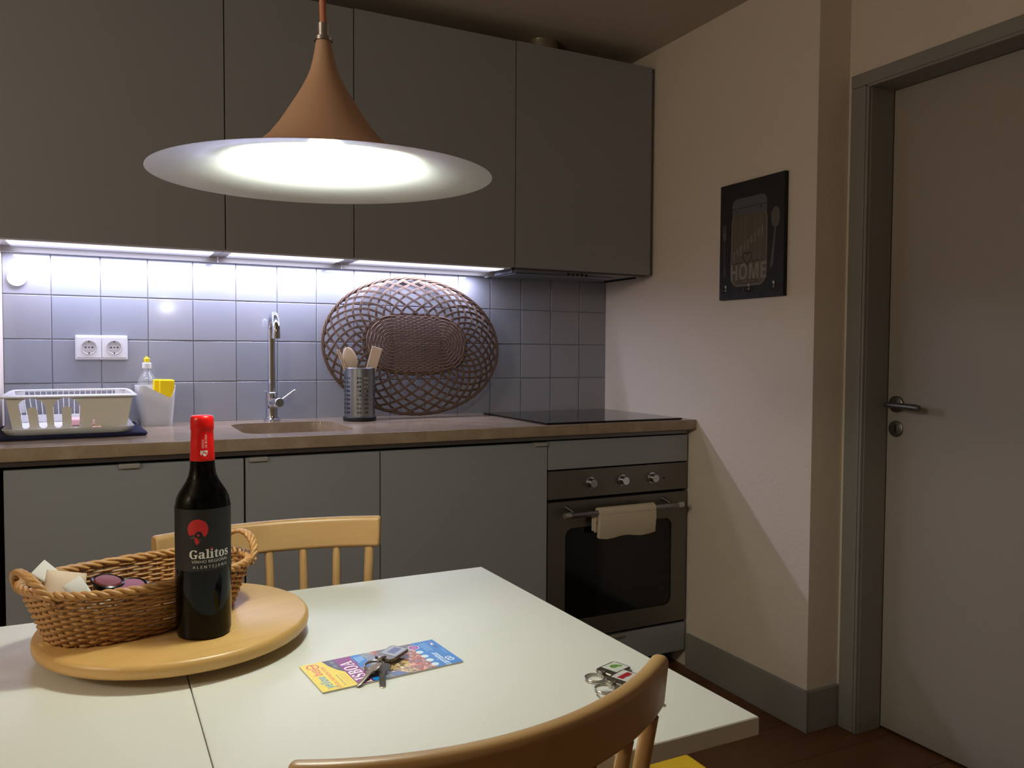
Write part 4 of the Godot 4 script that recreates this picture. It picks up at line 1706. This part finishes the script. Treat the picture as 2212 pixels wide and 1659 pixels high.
	fill_poly(ci, PackedVector2Array([Vector2(110, 620), Vector2(155, 640), Vector2(155, 680), Vector2(108, 670)]), Color(0.80, 0.05, 0.05))
	fill_poly(ci, PackedVector2Array([Vector2(175, 670), Vector2(225, 655), Vector2(215, 705), Vector2(175, 720)]), Color(0.80, 0.05, 0.05))
	stroke(ci, [Vector2(95, 705), Vector2(225, 635)], 9, Color(0.80, 0.05, 0.05))
	var cm := mat("capsule_print", Color(1, 1, 1), 0.28)
	cm.albedo_texture = tex(ci)
	cm.texture_repeat = false
	b = MB.new()
	var cf := face - 0.17
	b.lathe([Vector2(0.01645, 0.2455), Vector2(0.0153, 0.2705), Vector2(0.01482, 0.2835)], 16, Transform3D(), 0.8, cf - 0.41, cf + 0.41)
	part("capsule_print", b, cm, cap)


func leaflet() -> void:
	var w := 480
	var h := 1020
	var im := Image.create(w, h, false, Image.FORMAT_RGB8)
	var yellow := Color(0.93, 0.83, 0.12)
	var purple := Color(0.50, 0.11, 0.42)
	var blue := Color(0.05, 0.45, 0.74)
	im.fill(yellow)
	var Q := func(u: float, v: float) -> Vector2:
		return Vector2(u * w, v * h)
	var P := func(list: Array) -> PackedVector2Array:
		var out := PackedVector2Array()
		for q in list:
			out.append(Q.call(q[0], q[1]))
		return out
	# photograph band: pale sky, roofs and house fronts as small patches
	fill_poly(im, P.call([[0, 0.34], [1, 0.34], [1, 0.86], [0, 0.86]]), Color(0.50, 0.46, 0.44))
	var r := RandomNumberGenerator.new()
	r.seed = 5
	for k in 1100:
		var u := r.randf()
		var v := r.randf_range(0.43, 0.84)
		var c: Color
		if v < 0.50:
			c = Color(0.42, 0.48, 0.58).lerp(Color(0.62, 0.60, 0.58), r.randf())
		elif v < 0.66 and u < 0.65:
			c = [Color(0.85, 0.74, 0.48), Color(0.80, 0.68, 0.42), Color(0.70, 0.55, 0.38), Color(0.90, 0.84, 0.68), Color(0.46, 0.38, 0.36)][r.randi_range(0, 4)]
		else:
			c = [Color(0.66, 0.30, 0.20), Color(0.72, 0.38, 0.26), Color(0.56, 0.27, 0.22), Color(0.50, 0.46, 0.44), Color(0.84, 0.66, 0.52)][r.randi_range(0, 4)]
		if u > 0.78 and v > 0.55:
			c = Color(0.46, 0.46, 0.42).lerp(Color(0.34, 0.34, 0.33), r.randf())
		var s := r.randf_range(0.010, 0.030)
		var sl := r.randf_range(-0.4, 0.4)
		fill_poly(im, P.call([[u - s, v - s * (0.5 + sl)], [u + s * 1.2, v - s * 0.4], [u + s, v + s * (0.5 - sl)], [u - s * 1.3, v + s * 0.4]]), c)
	fill_poly(im, P.call([[0, 0.50], [0.16, 0.47], [0.13, 0.56], [0, 0.60]]), Color(0.36, 0.42, 0.58))
	# purple band, blue notch with text lines
	fill_poly(im, P.call([[0, 0.235], [1, 0.235], [1, 0.36], [0.86, 0.35], [0.72, 0.36], [0.55, 0.345], [0.30, 0.352], [0, 0.345]]), purple)
	fill_poly(im, P.call([[1, 0.36], [0.86, 0.35], [0.72, 0.36], [0.56, 0.345], [0.45, 0.40], [0.62, 0.425], [0.80, 0.44], [1, 0.42]]), blue)
	fill_poly(im, P.call([[0, 0.345], [0.14, 0.35], [0.10, 0.43], [0, 0.44]]), blue)
	for k in 5:
		stroke(im, [Q.call(0.70 + 0.02 * k, 0.375 + 0.012 * k), Q.call(0.92, 0.375 + 0.012 * k)], 4, Color(0.75, 0.88, 0.95))
	# dark bus picture
	fill_poly(im, P.call([[1, 0.155], [0.80, 0.17], [0.62, 0.20], [0.50, 0.235], [1, 0.235]]), Color(0.24, 0.23, 0.25))
	for k in 5:
		fill_poly(im, P.call([[0.66 + 0.07 * k, 0.200], [0.70 + 0.07 * k, 0.196], [0.70 + 0.07 * k, 0.222], [0.66 + 0.07 * k, 0.224]]), Color(0.55, 0.56, 0.58) if k % 2 else Color(0.40, 0.40, 0.42))
	# yellow head
	print_text(im, "yellow", Q.call(0.285, 0.065), 82, Color(0.10, 0.55, 0.68), 0, true, false, 0.80, 0.1)
	print_text(im, "bus", Q.call(0.655, 0.065), 82, Color(0.82, 0.30, 0.14), 0, true, false, 0.80, 0.1)
	var ring_c: Vector2 = Q.call(0.87, 0.072)
	fill_poly(im, oval(ring_c, 44, 44), Color(0.82, 0.30, 0.14))
	fill_poly(im, oval(ring_c, 34, 34), yellow)
	fill_poly(im, P.call([[0.80, 0.068], [0.94, 0.068], [0.94, 0.078], [0.80, 0.078]]), Color(0.82, 0.30, 0.14))
	print_text(im, "OFFICIAL SIGHTSEEING TOURS", Q.call(0.42, 0.125), 30, Color(0.82, 0.28, 0.12), 0, true, false, 0.86)
	for k in 7:
		fill_poly(im, oval(Q.call(0.10 + 0.055 * k, 0.165), 6, 6, 12), [Color(0.20, 0.20, 0.22), Color(0.75, 0.20, 0.15), Color(0.15, 0.40, 0.60)][k % 3])
	for k in 3:
		stroke(im, [Q.call(0.06, 0.19 + 0.014 * k), Q.call(0.48, 0.19 + 0.014 * k)], 3, Color(0.78, 0.62, 0.20))
	print_text(im, "LISBOA", Q.call(0.41, 0.292), 128, Color(0.97, 0.95, 0.94), 0, true, true, 0.82)
	# blue foot
	fill_poly(im, P.call([[0, 0.81], [0.11, 0.80], [0.62, 0.795], [0.83, 0.80], [1, 0.825], [1, 1], [0, 1]]), blue)
	for q in [[0.11, 0.81], [0.28, 0.81], [0.445, 0.81], [0.62, 0.81]]:
		fill_poly(im, oval(Q.call(q[0], q[1]), 27, 27), Color(0.84, 0.92, 0.93))
	fill_poly(im, oval(Q.call(0.83, 0.81), 42, 42), Color(0.95, 0.90, 0.95))
	fill_poly(im, oval(Q.call(0.83, 0.81), 36, 36), Color(0.56, 0.14, 0.52))
	for k in 3:
		stroke(im, [Q.call(0.79, 0.797 + 0.013 * k), Q.call(0.87, 0.797 + 0.013 * k)], 4, Color(0.90, 0.72, 0.86))
	print_text(im, "carristur", Q.call(0.25, 0.888), 66, Color(0.93, 0.96, 0.98), 0, true, false, 0.9)
	fill_poly(im, oval(Q.call(0.165, 0.945), 24, 26), Color(0.90, 0.93, 0.96))
	fill_poly(im, oval(Q.call(0.165, 0.945), 13, 15), blue)
	fill_poly(im, oval(Q.call(0.235, 0.94), 22, 24), Color(0.90, 0.93, 0.96))
	fill_poly(im, oval(Q.call(0.235, 0.94), 12, 13), blue)
	for k in 3:
		stroke(im, [Q.call(0.60, 0.87 + 0.02 * k), Q.call(0.92, 0.87 + 0.02 * k)], 4, Color(0.72, 0.86, 0.94))
	fill_poly(im, P.call([[0.80, 0.945], [0.88, 0.945], [0.88, 0.965], [0.80, 0.965]]), Color(0.92, 0.92, 0.95))
	fill_poly(im, P.call([[0.84, 0.945], [0.88, 0.945], [0.88, 0.955], [0.84, 0.955]]), Color(0.75, 0.15, 0.18))
	fill_poly(im, P.call([[0.66, 0.95], [0.76, 0.95], [0.76, 0.965], [0.66, 0.965]]), Color(0.15, 0.20, 0.45))
	stroke(im, [Q.call(0.40, 0.975), Q.call(0.60, 0.975)], 3, Color(0.72, 0.86, 0.94))
	var t := thing("leaflet", "folded yellow and blue tour leaflet lying on the white table", "leaflet", V(0.6268, 0.7501, 1.8955), 0.090)
	var b := MB.new()
	b.rbox(V(0, 0.0011, 0), V(0.2, 0.0020, 0.0975), 0.0006)
	part("folded_paper", b, M.paper_white, t)
	# printed face: u runs from the near edge to the far edge, v from the left edge to the right
	var lm := mat("leaflet_print", Color(1, 1, 1), 0.32)
	lm.albedo_texture = tex(im)
	lm.texture_repeat = false
	b = MB.new()
	for k in 10:
		var x0 := -0.1 + 0.02 * k
		var x1 := x0 + 0.02
		var y := 0.00225
		var n := Vector3.UP
		b.tri(V(x0, y, 0.0488), V(x1, y, 0.0488), V(x1, y, -0.0488), n, n, n, Vector2(0, k / 10.0), Vector2(0, (k + 1) / 10.0), Vector2(1, (k + 1) / 10.0))
		b.tri(V(x0, y, 0.0488), V(x1, y, -0.0488), V(x0, y, -0.0488), n, n, n, Vector2(0, k / 10.0), Vector2(1, (k + 1) / 10.0), Vector2(1, k / 10.0))
	part("printed_cover", b, lm, t)


# a metal key fob: a split ring at the origin, a swivel and a plate with a paper insert along +x
func fob(called: String, label: String, at: Vector3, turn: float, insert: Image) -> Node3D:
	var t := thing(called, label, "key fob", at, turn, "metal key fobs on the table")
	var b := MB.new()
	for q in 2:
		var pts := []
		for i in 40:
			var a := TAU * i / 40.0
			pts.append(V(cos(a) * 0.0128, 0.0014 + 0.0019 * q, sin(a) * 0.0128))
		b.tube(pts, 0.00105, 8, true)
	part("split_ring", b, M.key_metal, t)
	b = MB.new()
	b.tube([V(0.0128, 0.0005, 0), V(0.0128, 0.0080, 0), V(0.0128, 0.0092, 0)], [0.0030, 0.0030, 0.0020], 14)
	b.tube([V(0.0128, 0.0050, 0), V(0.0175, 0.0054, 0), V(0.0200, 0.0048, 0), V(0.0225, 0.0040, 0)], [0.0020, 0.0026, 0.0022, 0.0020], 12)
	part("swivel", b, M.key_metal, t)
	b = MB.new()
	b.extrude(rrect(0.043, 0.0315, 0.006, 5), 0.0045, Transform3D(Basis(V(1, 0, 0), V(0, 0, -1), V(0, 1, 0)), V(0.040, 0.0005, 0)), 0.0012)
	b.lathe([Vector2(0.0026, 0.0048), Vector2(0.0022, 0.0062), Vector2(0, 0.0066)], 14, Transform3D(Basis(), V(0.0235, 0, 0)))
	var pl := part("plate", b, M.fob_metal, t)
	var im := mat(called + "_insert_%d" % counts[called], Color(1, 1, 1), 0.3)
	im.albedo_texture = tex(insert)
	im.texture_repeat = false
	b = MB.new()
	b.quad(V(0.0305, 0.0052, 0.0125), V(0.0585, 0.0052, 0.0125), V(0.0585, 0.0052, -0.0125), V(0.0305, 0.0052, -0.0125), Vector3.UP)
	part("paper_insert", b, im, pl)
	return t


func key(parent: Node3D, from: Vector3, to: Vector3, bow := 0.011, roll := 0.0) -> void:
	var d := to - from
	var L := d.length()
	var x := d.normalized()
	var z := x.cross(Vector3.UP).normalized().rotated(x, roll)
	var y := z.cross(x).normalized()
	var b := MB.new()
	var out := PackedVector2Array()
	for q in oval(Vector2(0.009, 0), 0.0115, bow, 24, 0.45, TAU - 0.45):
		out.append(q)
	out.append(Vector2(0.0225, -0.0043))
	out.append(Vector2(L - 0.004, -0.0043))
	out.append(Vector2(L, -0.001))
	out.append(Vector2(L - 0.002, 0.0030))
	var n := 6
	for k in n:
		var fx := L - 0.005 - k * (L - 0.032) / n
		out.append(Vector2(fx, 0.0030 if k % 2 else 0.0042))
		out.append(Vector2(fx - 0.002, 0.0042 if k % 2 else 0.0026))
	out.append(Vector2(0.0225, 0.0043))
	b.extrude(out, 0.0022, Transform3D(Basis(x, z, x.cross(z)), from), 0.0005)
	part("key", b, M.key_metal, parent)


func keys() -> void:
	var Y := 0.7503
	var g := Image.create(140, 125, false, Image.FORMAT_RGB8)
	g.fill(Color(0.80, 0.82, 0.78))
	fill_poly(g, oval(Vector2(72, 50), 34, 26), Color(0.40, 0.58, 0.26))
	for k in 3:
		fill_poly(g, oval(Vector2(90 + 10 * k, 46 + 14 * k), 18, 14), Color(0.44, 0.62, 0.30))
	fob("key_fob", "key fob with a green and white insert, lying behind the red one", V(0.862, Y, 2.066), 0.33, g)
	var rd := Image.create(140, 125, false, Image.FORMAT_RGB8)
	rd.fill(Color(0.80, 0.80, 0.79))
	fill_poly(rd, PackedVector2Array([Vector2(14, 36), Vector2(126, 40), Vector2(124, 84), Vector2(80, 86), Vector2(60, 78), Vector2(16, 82)]), Color(0.60, 0.12, 0.16))
	var f2 := fob("key_fob", "key fob with a red and white insert, nearest the front chair", V(0.849, Y + 0.0046, 2.110), 0.36, rd)
	f2.rotation.z = 0.03
	key(f2, V(0.010, -0.0006, 0.014), V(0.024, -0.0040, 0.074))
	var gy := Image.create(140, 125, false, Image.FORMAT_RGB8)
	gy.fill(Color(0.62, 0.64, 0.68))
	fill_poly(gy, PackedVector2Array([Vector2(30, 30), Vector2(125, 30), Vector2(125, 95), Vector2(30, 95)]), Color(0.34, 0.38, 0.52))
	var f3 := fob("key_fob", "bunch of two keys on a metal fob lying on the leaflet", V(0.612, Y + 0.0042, 1.907), 0.62, gy)
	f3.remove_meta("group")
	f3.rotation.z = 0.05
	key(f3, V(-0.004, 0.0075, 0.008), V(-0.058, 0.0008, 0.016), 0.0125, 0.42)
	key(f3, V(0.004, 0.0045, 0.010), V(-0.043, -0.0008, 0.046), 0.0125, 0.1)


# ---------- the board on the right wall
func key_board() -> void:
	var w := 300
	var h := 396
	var im := Image.create(w * 2, h * 2, false, Image.FORMAT_RGB8)
	w *= 2
	h *= 2
	var f := noise(77, 0.012, 4)
	for y in h:
		for x in w:
			var pl := int(x / 100.0)
			var t := 0.5 + 0.5 * f.get_noise_2d(x * 4.0 + pl * 900.0, y * 0.4)
			var c := Color(0.115, 0.108, 0.10).lerp(Color(0.19, 0.185, 0.175), t * (0.5 + 0.5 * ((pl * 37) % 7) / 6.0))
			if x % 100 < 3:
				c = Color(0.05, 0.05, 0.05)
			im.set_pixel(x, y, c)
	var Q := func(list: Array) -> PackedVector2Array:
		var out := PackedVector2Array()
		for q in list:
			out.append(Vector2(q[0] * w, q[1] * h))
		return out
	var kraft := Color(0.38, 0.345, 0.29)
	var pale := Color(0.48, 0.45, 0.40)
	var lidc := Color(0.34, 0.36, 0.37)
	var jar := Q.call([[0.22, 0.28], [0.20, 0.34], [0.19, 0.78], [0.22, 0.86], [0.28, 0.89], [0.66, 0.89], [0.72, 0.86], [0.75, 0.78], [0.75, 0.34], [0.73, 0.28]])
	fill_poly(im, jar, kraft)
	for k in 6:
		stroke(im, [Vector2(w * (0.26 + 0.08 * k), h * 0.30), Vector2(w * (0.25 + 0.08 * k), h * 0.87)], 22, kraft.lerp(pale, 0.12 * (k % 3)))
	var closed := []
	for q in jar:
		closed.append(q)
	closed.append(jar[0])
	stroke(im, closed, 8, pale)
	fill_poly(im, Q.call([[0.20, 0.19], [0.22, 0.155], [0.27, 0.14], [0.67, 0.14], [0.72, 0.155], [0.745, 0.19], [0.745, 0.225], [0.75, 0.285], [0.20, 0.285], [0.205, 0.225]]), lidc)
	stroke(im, [Vector2(w * 0.205, h * 0.225), Vector2(w * 0.745, h * 0.225)], 6, Color(0.22, 0.235, 0.24))
	fill_poly(im, oval(Vector2(w * 0.28, h * 0.255), 6, 6, 12), Color(0.08, 0.08, 0.08))
	fill_poly(im, oval(Vector2(w * 0.66, h * 0.245), 6, 6, 12), Color(0.08, 0.08, 0.08))
	# row of tall uneven strokes rising to the right, then a heart and the last word
	for k in 9:
		var x := 0.225 + 0.055 * k
		var y := 0.60 - 0.024 * k
		fill_poly(im, Q.call([[x, y], [x + 0.028, y - 0.008], [x + 0.026, y + 0.075 - 0.02 * (k % 2)], [x + 0.004, y + 0.08 - 0.02 * (k % 2)]]), pale.lerp(Color(0.50, 0.47, 0.42), 0.4 * (k % 3)))
	var heart := []
	for i in 33:
		var a := TAU * i / 32.0
		heart.append(Vector2(w * 0.455 + 2.6 * w / 600.0 * 16.0 * pow(sin(a), 3), h * 0.655 - 2.9 * w / 600.0 * (13 * cos(a) - 5 * cos(2 * a) - 2 * cos(3 * a) - cos(4 * a))))
	fill_poly(im, PackedVector2Array(heart.slice(0, 32)), Color(0.40, 0.36, 0.31))
	stroke(im, heart, 6, Color(0.08, 0.075, 0.07))
	stroke(im, [Vector2(w * 0.24, h * 0.70), Vector2(w * 0.38, h * 0.69)], 4, Color(0.12, 0.11, 0.10))
	stroke(im, [Vector2(w * 0.53, h * 0.69), Vector2(w * 0.70, h * 0.685)], 4, Color(0.12, 0.11, 0.10))
	print_text(im, "HOME", Vector2(w * 0.465, h * 0.775), 150, Color(0.55, 0.52, 0.46), 0, true, false, 0.80)
	var ellp := []
	for q in oval(Vector2(w * 0.46, h * 0.855), w * 0.17, h * 0.014, 24):
		ellp.append(q)
	stroke(im, ellp, 3, Color(0.12, 0.11, 0.10))
	# fork and spoon
	var sil := Color(0.36, 0.355, 0.33)
	fill_poly(im, Q.call([[0.045, 0.42], [0.105, 0.42], [0.10, 0.47], [0.082, 0.485], [0.085, 0.68], [0.10, 0.79], [0.075, 0.80], [0.072, 0.485], [0.05, 0.47]]), sil)
	for k in 4:
		stroke(im, [Vector2(w * (0.05 + 0.017 * k), h * 0.345), Vector2(w * (0.05 + 0.017 * k), h * 0.425)], 5, sil)
	fill_poly(im, oval(Vector2(w * 0.875, h * 0.355), w * 0.065, h * 0.085, 40), kraft.lerp(sil, 0.4))
	fill_poly(im, Q.call([[0.865, 0.43], [0.885, 0.43], [0.85, 0.74], [0.825, 0.765], [0.805, 0.755], [0.81, 0.73]]), sil)
	var o := thing("key_rack", "dark wooden board painted with a jar and the word HOME", "wall board", V(2.2334, 1.5625, 0.893), -PI / 2)
	var b := MB.new()
	b.rbox(V(0, 0, 0.0085), V(0.298, 0.394, 0.016), 0.0012)
	part("board", b, M.hole, o)
	var pm := mat("board_print", Color(1, 1, 1), 0.6)
	pm.albedo_texture = tex(im)
	pm.texture_repeat = false
	b = MB.new()
	b.quad(V(-0.1485, -0.1965, 0.0168), V(0.1485, -0.1965, 0.0168), V(0.1485, 0.1965, 0.0168), V(-0.1485, 0.1965, 0.0168), Vector3(0, 0, 1))
	part("painted_face", b, pm, o)
	for k in 3:
		b = MB.new()
		var x := -0.115 + 0.112 * k
		b.rbox(V(x, -0.158, 0.018), V(0.009, 0.022, 0.003), 0.001)
		b.tube([V(x, -0.158, 0.019), V(x, -0.166, 0.025), V(x, -0.174, 0.030), V(x, -0.178, 0.036), V(x, -0.172, 0.041), V(x, -0.165, 0.042)], 0.0022, 8)
		part("hook", b, M.fob_metal, o)


# ---------- a warm lamp in the part of the room behind the camera
func behind_camera() -> void:
	var l := thing("floor_lamp", "warm floor lamp standing left of the table, out of view", "lamp", V(-1.3, 0, 2.3))
	var b := MB.new()
	b.lathe([Vector2(0, 0), Vector2(0.14, 0), Vector2(0.14, 0.015), Vector2(0.02, 0.03), Vector2(0, 0.03)], 32)
	part("base", b, M.steel, l)
	b = MB.new()
	b.tube([V(0, 0.03, 0), V(0, 1.72, 0)], 0.012, 14)
	part("pole", b, M.steel, l)
	b = MB.new()
	b.lathe([Vector2(0, 1.70), Vector2(0.08, 1.715), Vector2(0.13, 1.76), Vector2(0.15, 1.82), Vector2(0.13, 1.88), Vector2(0.08, 1.925), Vector2(0, 1.94)], 32, Transform3D(), 0.2)
	part("lamp_globe", b, M.warm_glow, l)
	omni("lamp_light", V(0, 1.82, 0), floor_lamp_energy, floor_lamp_color, 0.14, l)
